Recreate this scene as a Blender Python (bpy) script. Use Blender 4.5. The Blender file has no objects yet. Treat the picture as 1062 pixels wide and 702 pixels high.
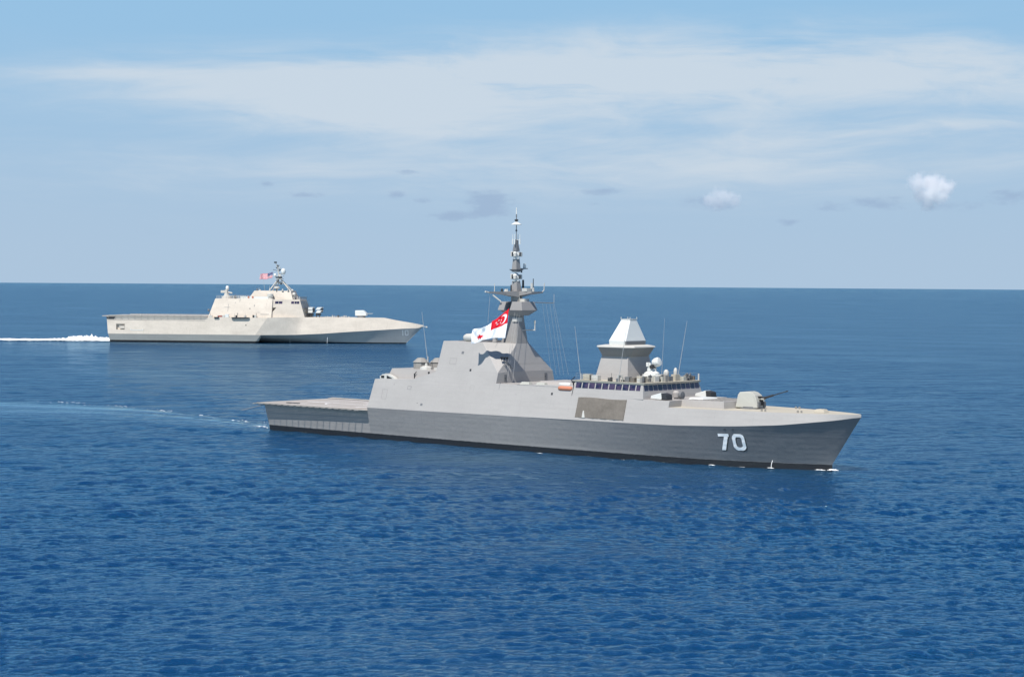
import bpy, math, random
import numpy as np
from mathutils import Vector, Matrix

# ------------------------------------------------------------------ camera
sc = bpy.context.scene
FPX = 2065.0 / 1062.0
CAM_H = 25.65
cam_d = bpy.data.cameras.new('camera')
cam = bpy.data.objects.new('camera', cam_d)
sc.collection.objects.link(cam)
cam_d.sensor_width = 36.0
cam_d.lens = 36.0 * FPX
cam_d.clip_start = 1.0
cam_d.clip_end = 90000.0
PITCH, ROLL = math.radians(-1.660), math.radians(0.399)
_F = Vector((0, math.cos(PITCH), math.sin(PITCH)))
_R = Vector((1, 0, 0))
_U = _R.cross(_F)
R2 = _R * math.cos(ROLL) + _U * math.sin(ROLL)
U2 = -_R * math.sin(ROLL) + _U * math.cos(ROLL)
m = Matrix((R2, U2, -_F)).transposed().to_4x4()
m.translation = Vector((0, 0, CAM_H))
cam.matrix_world = m
sc.camera = cam

# ------------------------------------------------------------------ exposure
sc.view_settings.view_transform = 'Standard'
sc.view_settings.look = 'None'
sc.view_settings.gamma = 1.0
sc.view_settings.use_curve_mapping = False
sc.view_settings.exposure = 0.30
sc.cycles.volume_bounces = 6
sc.cycles.max_bounces = 12

# ------------------------------------------------------------------ sun and sky
SUN_E, SUN_R = math.radians(58), math.radians(208)
sun_d = bpy.data.lights.new('sun', 'SUN')
sun_d.energy = 4.8
sun_d.angle = math.radians(0.5)
sun_d.color = (1.0, 0.955, 0.89)
sun = bpy.data.objects.new('sun', sun_d)
sc.collection.objects.link(sun)
sdir = Vector((math.sin(SUN_R) * math.cos(SUN_E), math.cos(SUN_R) * math.cos(SUN_E), math.sin(SUN_E)))
sun.rotation_euler = sdir.to_track_quat('Z', 'Y').to_euler()

world = bpy.data.worlds.new('World')
sc.world = world
world.use_nodes = True
WT = world.node_tree
WT.nodes.clear()


class NG:
    """small helper for writing node graphs"""
    def __init__(s, tree): s.t = tree

    def n(s, typ, **kw):
        nd = s.t.nodes.new(typ)
        for k, v in kw.items(): setattr(nd, k, v)
        return nd

    def put(s, sock, v):
        if v is None: return
        if isinstance(v, bpy.types.NodeSocket): s.t.links.new(v, sock)
        else: sock.default_value = v

    def math(s, op, a, b=None, c=None, clamp=False):
        nd = s.n('ShaderNodeMath', operation=op)
        nd.use_clamp = clamp
        s.put(nd.inputs[0], a); s.put(nd.inputs[1], b)
        if c is not None: s.put(nd.inputs[2], c)
        return nd.outputs[0]

    def vmath(s, op, a, b=None):
        nd = s.n('ShaderNodeVectorMath', operation=op)
        s.put(nd.inputs[0], a); s.put(nd.inputs[1], b)
        return nd.outputs[0]

    def comb(s, x, y, z):
        nd = s.n('ShaderNodeCombineXYZ')
        s.put(nd.inputs[0], x); s.put(nd.inputs[1], y); s.put(nd.inputs[2], z)
        return nd.outputs[0]

    def sep(s, v):
        nd = s.n('ShaderNodeSeparateXYZ'); s.put(nd.inputs[0], v); return nd.outputs

    def noise(s, vec, scale, detail=2.0, rough=0.5, dist=0.0):
        nd = s.n('ShaderNodeTexNoise')
        s.put(nd.inputs['Vector'], vec); s.put(nd.inputs['Scale'], scale)
        nd.inputs['Detail'].default_value = detail; nd.inputs['Roughness'].default_value = rough
        nd.inputs['Distortion'].default_value = dist
        return nd.outputs['Fac']

    def smooth(s, x, a, b, lo=0.0, hi=1.0):
        nd = s.n('ShaderNodeMapRange'); nd.interpolation_type = 'SMOOTHSTEP'
        s.put(nd.inputs['Value'], x)
        nd.inputs['From Min'].default_value = a; nd.inputs['From Max'].default_value = b
        nd.inputs['To Min'].default_value = lo; nd.inputs['To Max'].default_value = hi
        return nd.outputs['Result']

    def mix(s, fac, a, b, typ='MIX'):
        nd = s.n('ShaderNodeMix', data_type='RGBA', blend_type=typ)
        s.put(nd.inputs['Factor'], fac); s.put(nd.inputs['A'], a); s.put(nd.inputs['B'], b)
        return nd.outputs['Result']


def rgb(r, g, b): return (r, g, b, 1.0)


def build_sky():
    g = NG(WT)
    sky = g.n('ShaderNodeTexSky', sky_type='NISHITA')
    sky.sun_disc = False
    sky.sun_elevation = SUN_E
    sky.sun_rotation = SUN_R
    sky.altitude = 0.0
    sky.air_density = 1.0
    sky.dust_density = 0.35
    sky.ozone_density = 3.0
    tc = g.n('ShaderNodeTexCoord')
    d = tc.outputs['Generated']
    x, y, z = g.sep(d)
    az = g.math('ARCTAN2', x, y)                      # radians, 0 along +Y
    el = g.math('ARCSINE', z)
    # stretched, softly warped coordinates for thin high cloud
    v1 = g.comb(g.math('MULTIPLY', az, 4.5), g.math('MULTIPLY', el, 20.0), 3.7)
    w = g.noise(v1, 1.3, 3, 0.5)
    v2 = g.comb(g.math('ADD', g.math('MULTIPLY', az, 5.0), g.math('MULTIPLY', w, 1.1)),
                g.math('ADD', g.math('MULTIPLY', el, 30.0), g.math('MULTIPLY', w, 1.2)), 0.4)
    fib = g.noise(v2, 2.0, 8, 0.62)
    v3 = g.comb(g.math('MULTIPLY', az, 5.5), g.math('MULTIPLY', el, 60.0), 7.0)
    streak = g.noise(v3, 2.2, 6, 0.6)

    def blob(a0, e0, sa, se, amp, slope=0.0):
        da = g.math('DIVIDE', g.math('SUBTRACT', az, a0), sa)
        ec = g.math('SUBTRACT', el, e0) if slope == 0 else g.math('SUBTRACT', g.math('SUBTRACT', el, e0), g.math('MULTIPLY', g.math('SUBTRACT', az, a0), slope))
        de = g.math('DIVIDE', ec, se)
        q = g.math('ADD', g.math('MULTIPLY', da, da), g.math('MULTIPLY', de, de))
        return g.math('MULTIPLY', g.math('EXPONENT', g.math('MULTIPLY', q, -1.0)), amp)

    def total(lst):
        acc = lst[0]
        for b in lst[1:]: acc = g.math('ADD', acc, b)
        return acc
    # broad cirrus bank, upper middle of the view
    dens = total([blob(0.06, 0.1060, 0.16, 0.0195, 0.95, 0.02), blob(-0.09, 0.0940, 0.125, 0.0155, 0.80, -0.03),
                  blob(-0.06, 0.0800, 0.055, 0.0090, 0.60), blob(0.22, 0.1030, 0.12, 0.0170, 0.62, -0.03),
                  blob(0.13, 0.0640, 0.16, 0.0150, 0.42), blob(-0.02, 0.0520, 0.30, 0.0180, 0.38), blob(0.02, 0.0800, 0.34, 0.0240, 0.22),
                  blob(0.20, 0.0760, 0.06, 0.0040, 0.42, 0.05), blob(-0.20, 0.1000, 0.06, 0.0040, 0.35, 0.0)])
    # the rest of the sky, outside the photographed part, carries scattered thin cloud as well
    v4 = g.comb(g.math('MULTIPLY', x, 2.2), g.math('MULTIPLY', y, 2.2), g.math('MULTIPLY', z, 5.0))
    wide = g.smooth(g.noise(v4, 1.6, 7, 0.6), 0.50, 0.85)
    wide = g.math('MULTIPLY', wide, g.smooth(el, 0.15, 0.30))
    edge = g.math('ADD', g.math('MULTIPLY', g.math('SUBTRACT', fib, 0.5), 2.6), g.math('MULTIPLY', g.math('SUBTRACT', streak, 0.5), .9))
    c = g.math('ADD', dens, g.math('MULTIPLY', edge, g.math('ADD', dens, 0.10)))
    cir = g.math('MULTIPLY', g.smooth(c, 0.02, 1.15), 0.84)
    cir = g.math('MAXIMUM', cir, g.math('MULTIPLY', wide, 0.6))
    # small grey wisps low over the horizon
    wsp = []
    for (px, py, sx, sy, a) in ((275, 192, 7, 3.0, .8), (315, 203, 17, 3.2, .8), (423, 179, 13, 3.0, .8), (412, 202, 11, 4.5, .7),
                                (437, 209, 10, 3.5, .6), (505, 208, 24, 9, 1.0), (468, 225, 22, 5, .9), (508, 221, 26, 5, .7),
                                (622, 199, 22, 3.8, .9), (613, 212, 10, 3, .35), (740, 212, 28, 8, .75), (817, 231, 11, 3.5, .7), (858, 216, 14, 6, .5),
                                (905, 212, 30, 8, .75), (1045, 207, 30, 8, .7), (985, 217, 30, 7, .4), (140, 240, 60, 10, .12)):
        wsp.append(blob(math.atan2(px - 531, 2065), (291.2 + (px - 531) * .00697 - py) / 2065, sx / 2065, sy / 2065, a))
    v5 = g.comb(g.math('MULTIPLY', az, 60.0), g.math('MULTIPLY', el, 150.0), 1.0)
    wn = g.noise(v5, 1.6, 6, 0.6)
    ws = total(wsp)
    ws = g.smooth(g.math('ADD', ws, g.math('MULTIPLY', g.math('SUBTRACT', wn, 0.48), 1.7)), 0.15, 0.95)
    ws = g.math('MULTIPLY', ws, g.smooth(total(wsp), 0.02, 0.30))
    # clear air: the physical sky overhead, pale moist air in the lowest degrees
    base = g.mix(1.0, sky.outputs['Color'], SKY_TINT, 'MULTIPLY')
    low = g.mix(g.smooth(el, 0.0, 0.145), SKY_HAZE, SKY_UP)
    base = g.mix(g.smooth(el, 0.145, 0.32), low, base)
    col = g.mix(cir, base, SKY_CLOUD)
    col = g.mix(g.math('MULTIPLY', ws, 0.55), col, SKY_WISP)
    bg = g.n('ShaderNodeBackground'); bg.inputs['Strength'].default_value = 0.10
    WT.links.new(col, bg.inputs['Color'])
    out = g.n('ShaderNodeOutputWorld'); WT.links.new(bg.outputs[0], out.inputs['Surface'])


SKY_TINT = rgb(0.14, 0.33, 0.60)
SKY_HAZE = rgb(3.4, 4.55, 5.85)
SKY_UP = rgb(2.5, 4.35, 6.25)
SKY_CLOUD = rgb(5.1, 5.75, 6.4)
SKY_WISP = rgb(2.5, 3.4, 4.9)
build_sky()

# ------------------------------------------------------------------ tagging helpers


def tag(o, label=None, cat=None, group=None, kind=None):
    if label: o['label'] = label
    if cat: o['category'] = cat
    if group: o['group'] = group
    if kind: o['kind'] = kind
    return o


def empty(name, loc, rz=0.0):
    o = bpy.data.objects.new(name, None)
    o.location = loc; o.rotation_euler = (0, 0, rz)
    o.empty_display_size = 5
    sc.collection.objects.link(o)
    return o


# ------------------------------------------------------------------ materials
MATS = {}


def paint(name, col, rough=0.55, var=0.06, streak=0.0, streak_col=None, plates=0.0, metallic=0.0, boot=None,
          vs=1.0, spec=0.4, wobble=0.0, band=None, fore_shade=False):
    """weathered ship's paint. boot = height of the black boot topping in ship coordinates."""
    mt = bpy.data.materials.new(name); mt.use_nodes = True
    t = mt.node_tree; g = NG(t)
    bs = t.nodes['Principled BSDF']
    tc = g.n('ShaderNodeTexCoord'); P = tc.outputs['Object']
    x, y, z = g.sep(P)
    n1 = g.noise(g.comb(g.math('MULTIPLY', x, .5), g.math('MULTIPLY', y, .5), z), 0.35 * vs, 5, 0.6)
    n2 = g.noise(P, 2.3 * vs, 5, 0.65)
    k = g.math('ADD', g.math('MULTIPLY', g.math('SUBTRACT', n1, .5), var * 3.0), g.math('MULTIPLY', g.math('SUBTRACT', n2, .5), var * 1.4))
    k = g.math('ADD', k, 1.0)
    c = g.mix(1.0, rgb(*col), g.comb(k, k, k), 'MULTIPLY')
    if band:      # horizontal bands of repainting / salt
        nb = g.noise(g.comb(g.math('MULTIPLY', x, .035), g.math('MULTIPLY', y, .1), g.math('MULTIPLY', z, 2.2)), 1.4, 5, .6)
        c = g.mix(g.smooth(nb, .5, .78, 0, band), c, rgb(*[min(1, q * 1.35) for q in col]))
    if streak:
        sv = g.comb(g.math('MULTIPLY', x, 2.2), g.math('MULTIPLY', y, 1.0), g.math('MULTIPLY', z, 0.13))
        s1 = g.smooth(g.noise(sv, 1.6, 6, .7), .54, .80)
        s2 = g.smooth(g.noise(P, .18, 3, .5), .38, .62)
        c = g.mix(g.math('MULTIPLY', g.math('MULTIPLY', s1, s2), streak), c, rgb(*(streak_col or [q * .5 for q in col])))
    if plates:
        for (cc, per, wd, off) in ((z, 2.35, .035, .2), (x, 5.9, .05, 1.1)):
            sm_ = g.smooth(g.math('PINGPONG', g.math('ADD', cc, off), per / 2), 0.0, wd, .22, 0)
            c = g.mix(g.math('MULTIPLY', sm_, g.smooth(n2, .35, .6)), c, rgb(*[q * .45 for q in col]))
    if fore_shade:     # shade of the turning bow put into the colour: hull darkens going forward
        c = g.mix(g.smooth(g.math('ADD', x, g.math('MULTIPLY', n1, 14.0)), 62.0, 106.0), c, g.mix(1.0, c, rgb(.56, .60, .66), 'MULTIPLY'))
    if boot is not None:
        bn = g.noise(P, 1.1, 4, .6)
        bz = g.math('ADD', z, g.math('MULTIPLY', g.math('SUBTRACT', bn, .5), .16))
        c = g.mix(g.smooth(bz, boot - .03, boot + .03, 1, 0), c, rgb(.012, .012, .014))
    t.links.new(c, bs.inputs['Base Color'])
    bs.inputs['Roughness'].default_value = rough
    bs.inputs['Metallic'].default_value = metallic
    bs.inputs['Specular IOR Level'].default_value = spec
    if plates or wobble:
        hgt = g.noise(P, 9.0, 3, .5)
        hgt = g.math('MULTIPLY', hgt, 0.004)
        if plates:
            # plating dished between frames and stringers, plus weld seams
            fr = g.math('SINE', g.math('MULTIPLY', x, 2 * math.pi / 1.5))
            st = g.math('SINE', g.math('MULTIPLY', z, 2 * math.pi / 0.75))
            am = g.smooth(g.noise(P, .25, 3, .6), .38, .7)
            dsh = g.math('MULTIPLY', g.math('MULTIPLY', g.math('ADD', fr, g.math('MULTIPLY', st, .8)), am), plates)
            hgt = g.math('ADD', hgt, dsh)
            seam = g.math('PINGPONG', g.math('ADD', z, 0.4), 1.3)
            sm = g.smooth(seam, 0.0, 0.03, -1, 0)
            seam2 = g.math('PINGPONG', x, 4.5)
            sm2 = g.smooth(seam2, 0.0, 0.03, -1, 0)
            hgt = g.math('ADD', hgt, g.math('MULTIPLY', g.math('ADD', sm, sm2), .006))
        if wobble:
            hgt = g.math('ADD', hgt, g.math('MULTIPLY', g.noise(P, .9, 3, .5), wobble))
        bp = g.n('ShaderNodeBump'); bp.inputs['Strength'].default_value = 1.0; bp.inputs['Distance'].default_value = 1.0
        t.links.new(hgt, bp.inputs['Height'])
        t.links.new(bp.outputs[0], bs.inputs['Normal'])
    MATS[name] = mt
    return mt


paint('hull_grey', (.218, .210, .205), .40, .09, .45, (.11, .11, .115), plates=.007, wobble=.05, boot=.85, band=.45, spec=.5, fore_shade=True)
paint('haze_grey', (.370, .354, .336), .5, .075, .45, (.33, .32, .31), plates=.004, spec=.35)
paint('haze_grey_plain', (.360, .340, .320), .5, .05, .12, (.3, .29, .28))
paint('deck_grey', (.36, .335, .31), .8, .10, .0, spec=.2, vs=1.5)
paint('deck_tan', (.43, .40, .33), .8, .08, spec=.2, vs=1.5)
paint('net_grey', (.34, .325, .30), .8, .25, vs=3)
paint('white_paint', (.66, .67, .64), .4, .03)
paint('collar_grey', (.20, .20, .195), .6, .05)
paint('mast_grey', (.275, .265, .255), .5, .08, .15, (.2, .19, .18))
paint('gun_paint', (.42, .42, .375), .5, .03)
paint('off_white', (.52, .51, .47), .5, .05)
paint('dark_metal', (.035, .037, .04), .5, .1)
paint('mid_metal', (.16, .165, .17), .5, .1)
paint('black_void', (.012, .013, .015), .6, .1)
paint('drum_grey', (.27, .26, .24), .7, .08)
paint('canvas_brown', (.165, .148, .128), .9, .30, .35, (.10, .09, .075), vs=1.5, spec=.1)
paint('orange_cover', (.50, .19, .11), .7, .08)
paint('rust_red', (.35, .07, .04), .7, .08)
paint('rope', (.40, .40, .39), .8, .02)
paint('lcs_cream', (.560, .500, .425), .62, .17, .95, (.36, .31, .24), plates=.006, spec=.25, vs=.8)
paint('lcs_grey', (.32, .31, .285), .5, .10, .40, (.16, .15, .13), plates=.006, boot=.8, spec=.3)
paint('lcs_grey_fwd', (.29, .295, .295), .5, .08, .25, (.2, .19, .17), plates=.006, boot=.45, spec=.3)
paint('lcs_metal', (.50, .485, .44), .6, .08)
paint('lcs_number', (.50, .51, .51), .6, .1)
paint('flag_red', (.72, .02, .035), .85, .03, spec=.1)
paint('flag_white', (.85, .85, .86), .85, .02, spec=.1)
paint('flag_blue', (.03, .04, .17), .85, .02, spec=.1)
paint('number_white', (.80, .80, .80), .5, .04)


def glass_mat():
    mt = bpy.data.materials.new('bridge_glass'); mt.use_nodes = True
    t = mt.node_tree; g = NG(t); bs = t.nodes['Principled BSDF']
    n = g.noise(g.n('ShaderNodeTexCoord').outputs['Object'], .9, 3)
    c = g.mix(g.smooth(n, .40, .62), rgb(.012, .02, .05), rgb(.06, .045, .085))
    t.links.new(c, bs.inputs['Base Color'])
    bs.inputs['Roughness'].default_value = .08
    bs.inputs['Specular IOR Level'].default_value = .6
    MATS['bridge_glass'] = mt


glass_mat()


def foam_mat():
    mt = bpy.data.materials.new('sea_foam'); mt.use_nodes = True
    t = mt.node_tree; g = NG(t); bs = t.nodes['Principled BSDF']
    P = g.n('ShaderNodeTexCoord').outputs['Object']
    n = g.noise(P, 1.1, 6, .7)
    bs.inputs['Base Color'].default_value = rgb(.80, .83, .85)
    bs.inputs['Roughness'].default_value = .9
    at = g.n('ShaderNodeAttribute'); at.attribute_name = 'cover'
    a = g.math('ADD', at.outputs['Fac'], g.math('MULTIPLY', g.math('SUBTRACT', n, .5), 1.8))
    a = g.smooth(a, .40, .72)
    t.links.new(a, bs.inputs['Alpha'])
    MATS['sea_foam'] = mt


foam_mat()

# ------------------------------------------------------------------ mesh helpers


class MB:
    def __init__(s): s.v = []; s.f = []; s.mi = []; s.cur = 0

    def add(s, vs, fs):
        b = len(s.v); s.v += [tuple(map(float, q)) for q in vs]
        for f in fs: s.f.append([b + i for i in f]); s.mi.append(s.cur)
        return s

    def hexa(s, lo, hi):
        """lo, hi: 4 points each, in the same turning sense"""
        return s.add(list(lo) + list(hi), [(3, 2, 1, 0), (4, 5, 6, 7), (0, 1, 5, 4), (1, 2, 6, 5), (2, 3, 7, 6), (3, 0, 4, 7)])

    def box(s, x0, x1, y0, y1, z0, z1):
        return s.hexa([(x0, y0, z0), (x1, y0, z0), (x1, y1, z0), (x0, y1, z0)], [(x0, y0, z1), (x1, y0, z1), (x1, y1, z1), (x0, y1, z1)])

    def frus(s, b, z0, t, z1):
        """b, t = (x0,x1,y0,y1) at z0 and z1"""
        return s.hexa([(b[0], b[2], z0), (b[1], b[2], z0), (b[1], b[3], z0), (b[0], b[3], z0)],
                      [(t[0], t[2], z1), (t[1], t[2], z1), (t[1], t[3], z1), (t[0], t[3], z1)])

    def loft(s, rings, cap=True):
        n = len(rings[0]); vs = [p for r in rings for p in r]; fs = []
        for i in range(len(rings) - 1):
            for j in range(n):
                k = (j + 1) % n
                fs.append((i * n + j, i * n + k, (i + 1) * n + k, (i + 1) * n + j))
        if cap:
            fs.append(tuple(reversed(range(n)))); fs.append(tuple((len(rings) - 1) * n + j for j in range(n)))
        return s.add(vs, fs)

    def prism(s, poly, y0, y1):
        """poly in x,z, extruded along y"""
        n = len(poly)
        return s.loft([[(p[0], y0, p[1]) for p in poly], [(p[0], y1, p[1]) for p in poly]])

    def tube(s, a, b, r0, r1=None, n=6):
        a = Vector(a); b = Vector(b); r1 = r0 if r1 is None else r1
        d = (b - a)
        if d.length < 1e-6: return s
        q = d.to_track_quat('Z', 'Y')
        rg = []
        for (c, r) in ((a, r0), (b, r1)):
            rg.append([tuple(c + q @ Vector((r * math.cos(2 * math.pi * k / n), r * math.sin(2 * math.pi * k / n), 0))) for k in range(n)])
        return s.loft(rg)

    def path(s, pts, r, n=5):
        for a, b in zip(pts[:-1], pts[1:]): s.tube(a, b, r, n=n)
        return s

    def lathe(s, c, prof, n=16, axis=None):
        """prof: (radius, height) list about the z axis (or axis) through c"""
        c = Vector(c); q = Vector(axis).to_track_quat('Z', 'Y') if axis else None
        rg = []
        for (r, hh) in prof:
            ring = []
            for k in range(n):
                p = Vector((max(r, .002) * math.cos(2 * math.pi * k / n), max(r, .002) * math.sin(2 * math.pi * k / n), hh))
                ring.append(tuple(c + (q @ p if q else p)))
            rg.append(ring)
        return s.loft(rg)

    def ball(s, c, r, n=12, sz=1.0):
        return s.lathe(c, [(r * math.sin(math.pi * k / n), -r * sz * math.cos(math.pi * k / n)) for k in range(n + 1)], 14)

    def build(s, name, mats, parent=None, smooth=False, bevel=0.0, label=None):
        me = bpy.data.meshes.new(name)
        me.from_pydata(s.v, [], s.f)
        for mm in (mats if isinstance(mats, (list, tuple)) else [mats]): me.materials.append(MATS[mm])
        me.polygons.foreach_set('material_index', s.mi)
        import bmesh
        bm = bmesh.new(); bm.from_mesh(me)
        bmesh.ops.recalc_face_normals(bm, faces=bm.faces)
        bm.to_mesh(me); bm.free()
        if smooth: me.polygons.foreach_set('use_smooth', [True] * len(me.polygons))
        me.update()
        o = bpy.data.objects.new(name, me)
        sc.collection.objects.link(o)
        if parent: o.parent = parent
        if bevel:
            bv = o.modifiers.new('bevel', 'BEVEL'); bv.width = bevel; bv.segments = 2; bv.limit_method = 'ANGLE'
            bv.angle_limit = math.radians(25)
        if label: o['label'] = label
        return o


def cut(o, mb):
    """boolean a recess out of o and keep the result as plain mesh"""
    cu = mb.build('cutter', 'black_void')
    if o.parent: cu.parent = o.parent
    bpy.context.view_layer.update()
    md = o.modifiers.new('cut', 'BOOLEAN'); md.object = cu; md.operation = 'DIFFERENCE'; md.solver = 'EXACT'
    dg = bpy.context.evaluated_depsgraph_get()
    me = bpy.data.meshes.new_from_object(o.evaluated_get(dg))
    o.modifiers.clear(); o.data = me
    bpy.data.objects.remove(cu, do_unlink=True)


def interp(tab, x):
    xs = [t[0] for t in tab]; ys = [t[1] for t in tab]
    return float(np.interp(x, xs, ys))


def smoothtab(tab, w=2.0):
    """lightly smoothed piecewise-linear table"""
    def f(x):
        return sum(interp(tab, x + d * w) * k for d, k in ((-1, .15), (-.5, .2), (0, .3), (.5, .2), (1, .15)))
    return f


def railing(mb, pts, h=1.0, step=1.6, r=.02, wires=3):
    """stanchions and wires along a polyline"""
    for a, b in zip(pts[:-1], pts[1:]):
        a = Vector(a); b = Vector(b); L = (b - a).length; n = max(1, round(L / step))
        for k in range(n + 1):
            p = a.lerp(b, k / n); mb.tube(p, p + Vector((0, 0, h)), r * 1.3, n=4)
        for w in range(wires):
            o = Vector((0, 0, h * (w + 1) / wires)); mb.tube(a + o, b + o, r, n=4)
    return mb


def raster_shape(mb, inside, w, h, cell, mapf):
    nx, nz = int(w / cell), int(h / cell)
    for i in range(nx):
        j = 0
        while j < nz:
            if inside((i + .5) * cell, (j + .5) * cell):
                j0 = j
                while j < nz and j - j0 < 6 and inside((i + .5) * cell, (j + .5) * cell): j += 1
                a, b, c, d = [mapf(u * cell, q * cell) for u, q in ((i, j0), (i + 1, j0), (i + 1, j), (i, j))]
                mb.add([a, b, c, d], [(0, 1, 2, 3)])
            else: j += 1
    return mb


def sd_rr(x, z, cx, cz, hx, hz, r):
    dx = abs(x - cx) - hx + r; dz = abs(z - cz) - hz + r
    return math.hypot(max(dx, 0), max(dz, 0)) + min(max(dx, dz), 0) - r


def digit7(x, z, w, h, s):
    if not (0 <= x <= w and 0 <= z <= h): return False
    if z > h - s * .95: return True
    # leg from the top right to the bottom, left of centre
    t = (h - z) / h
    xc = w - s * 0.62 - t * (w * .52)
    return abs(x - xc) < s * .62


def digit0(x, z, w, h, s):
    if not (0 <= x <= w and 0 <= z <= h): return False
    return sd_rr(x, z, w / 2, h / 2, w / 2, h / 2, w * .38) < 0 and sd_rr(x, z, w / 2, h / 2, w / 2 - s, h / 2 - s, w * .18) > 0


def digit1(x, z, w, h, s):
    return 0 <= z <= h and abs(x - w * .5) < s * .5


# ------------------------------------------------------------------ the sea
FR_O = Vector((-36.597, 344.017, 0.0)); FR_A = math.radians(-42.03)
LC_O = Vector((-160.559, 815.022, 0.0)); LC_A = math.radians(-6.197)


def l2w(O, A, x, y, z=0.0):
    return Vector((O.x + x * math.cos(A) - y * math.sin(A), O.y + x * math.sin(A) + y * math.cos(A), z))


def build_sea():
    rng = np.random.RandomState(5)
    h = CAM_H
    # rings about the camera's foot: even in viewing angle, so the chop is resolved where it is seen
    px = np.arange(470.0, 6.0, -0.5)
    rad = np.concatenate([[12, 25, 45, 70, 90, 105], h * 2065.0 / px, np.geomspace(h * 2065 / 5.2, 30000, 14)])
    ang_f = np.linspace(-19, 19, 1000)
    ang_c = np.arange(24, 336, 6.0)
    ang = np.radians(np.concatenate([ang_f, ang_c]))
    RR, AA = np.meshgrid(rad, ang, indexing='ij')
    X = RR * np.sin(AA); Y = RR * np.cos(AA)
    dr = np.gradient(rad)[:, None] * np.ones_like(X)
    fine = (np.abs(((AA + np.pi) % (2 * np.pi)) - np.pi) < math.radians(19.01)) & (RR > 104)
    Z = np.zeros_like(X)
    wind = math.radians(-68)
    ncomp = 140
    lam = np.exp(rng.uniform(math.log(0.9), math.log(16), ncomp))
    th = wind + rng.normal(0, .48, ncomp)
    for L, t in zip(lam, th):
        k = 2 * math.pi / L
        a = 0.0066 * L ** 0.45 * (1 if L < 3 else (3 / L) ** .6)
        ph = rng.uniform(0, 2 * math.pi)
        att = np.clip((L / np.maximum(dr, .05) - 1.6) / 2.0, 0, 1)
        arg = k * (X * math.cos(t) + Y * math.sin(t)) + ph
        # sharpened crests
        Z += a * att * (np.sin(arg) + .10 * np.cos(2 * arg))
    # gusts: patches of livelier and calmer water
    gust = np.zeros_like(X)
    for i in range(14):
        L = math.exp(rng.uniform(math.log(25), math.log(160))); t = rng.uniform(0, math.pi)
        gust += np.sin(2 * math.pi / L * (X * math.cos(t) * .6 + Y * math.sin(t)) + rng.uniform(0, 6.3))
    gust = np.clip(1 + gust * .075, .55, 1.5)
    # smooth wake of the near ship: a slick trailing astern and curving away
    slick = np.zeros_like(X)
    ca, sa = math.cos(FR_A), math.sin(FR_A)
    lx = (X - FR_O.x) * ca + (Y - FR_O.y) * sa
    ly = -(X - FR_O.x) * sa + (Y - FR_O.y) * ca
    a = np.clip(-lx, 0, 400)
    yp = np.interp(a, *zip(*WAKE_P)); ys = np.interp(a, *zip(*WAKE_S))
    e = (yp - ly) / np.maximum(yp - ys, 1)                    # 0 at the outer edge, 1 at the inner edge
    s = np.clip(e / .06, 0, 1) * np.clip((1.5 - e) / 1.1, 0, 1) * np.clip(a / 6, 0, 1)
    s *= .62 + .38 * np.sin(e * 17 + np.sin(a * .06) * 2) * np.clip(1 - e, 0, 1)
    slick = np.where(lx < 0, np.clip(s, 0, 1), 0)
    yc = yp - 6
    Z *= np.where(fine, 1, 0) * gust * (1 - .75 * slick)
    # stern wave pattern: faint diverging ridges behind the ship
    for sg in (-1, 1):
        yy = sg * (6 + .30 * a) + yc
        Z += np.where((lx < 0) & fine, .16 * np.exp(-((ly - yy) / 2.4) ** 2) * np.sin(a * .55 + 1.3) * np.exp(-a / 160), 0)
    Z -= RR ** 2 / (2 * 7.3e6)
    nr, na = X.shape
    verts = np.stack([X, Y, Z], -1).reshape(-1, 3)
    verts = np.vstack([verts, [[0, 0, 0]]])
    i = np.arange(nr - 1)[:, None]; j = np.arange(na)[None, :]; jn = (j + 1) % na
    quads = np.stack([i * na + j, i * na + jn, (i + 1) * na + jn, (i + 1) * na + j], -1).reshape(-1, 4)
    # winding so that normals face up
    quads = quads[:, ::-1]
    tris = np.stack([np.full(na, nr * na), (np.arange(na) + 1) % na, np.arange(na)], -1)
    me = bpy.data.meshes.new('sea')
    nq, nt = len(quads), len(tris)
    me.vertices.add(len(verts)); me.vertices.foreach_set('co', verts.astype(np.float32).ravel())
    me.loops.add(nq * 4 + nt * 3)
    me.loops.foreach_set('vertex_index', np.concatenate([quads.ravel(), tris.ravel()]).astype(np.int32))
    me.polygons.add(nq + nt)
    me.polygons.foreach_set('loop_start', np.concatenate([np.arange(nq) * 4, nq * 4 + np.arange(nt) * 3]).astype(np.int32))
    me.polygons.foreach_set('use_smooth', np.ones(nq + nt, bool))
    me.update(calc_edges=True)
    at = me.attributes.new('slick', 'FLOAT', 'POINT')
    at.data.foreach_set('value', np.append(slick.ravel(), 0).astype(np.float32))
    at = me.attributes.new('gust', 'FLOAT', 'POINT')
    at.data.foreach_set('value', np.append(gust.ravel(), 1).astype(np.float32))
    o = bpy.data.objects.new('sea', me)
    sc.collection.objects.link(o)
    tag(o, 'deep blue open sea with small wind ripples reaching the horizon', 'sea', kind='structure')
    me.materials.append(sea_mat())
    return o


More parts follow.
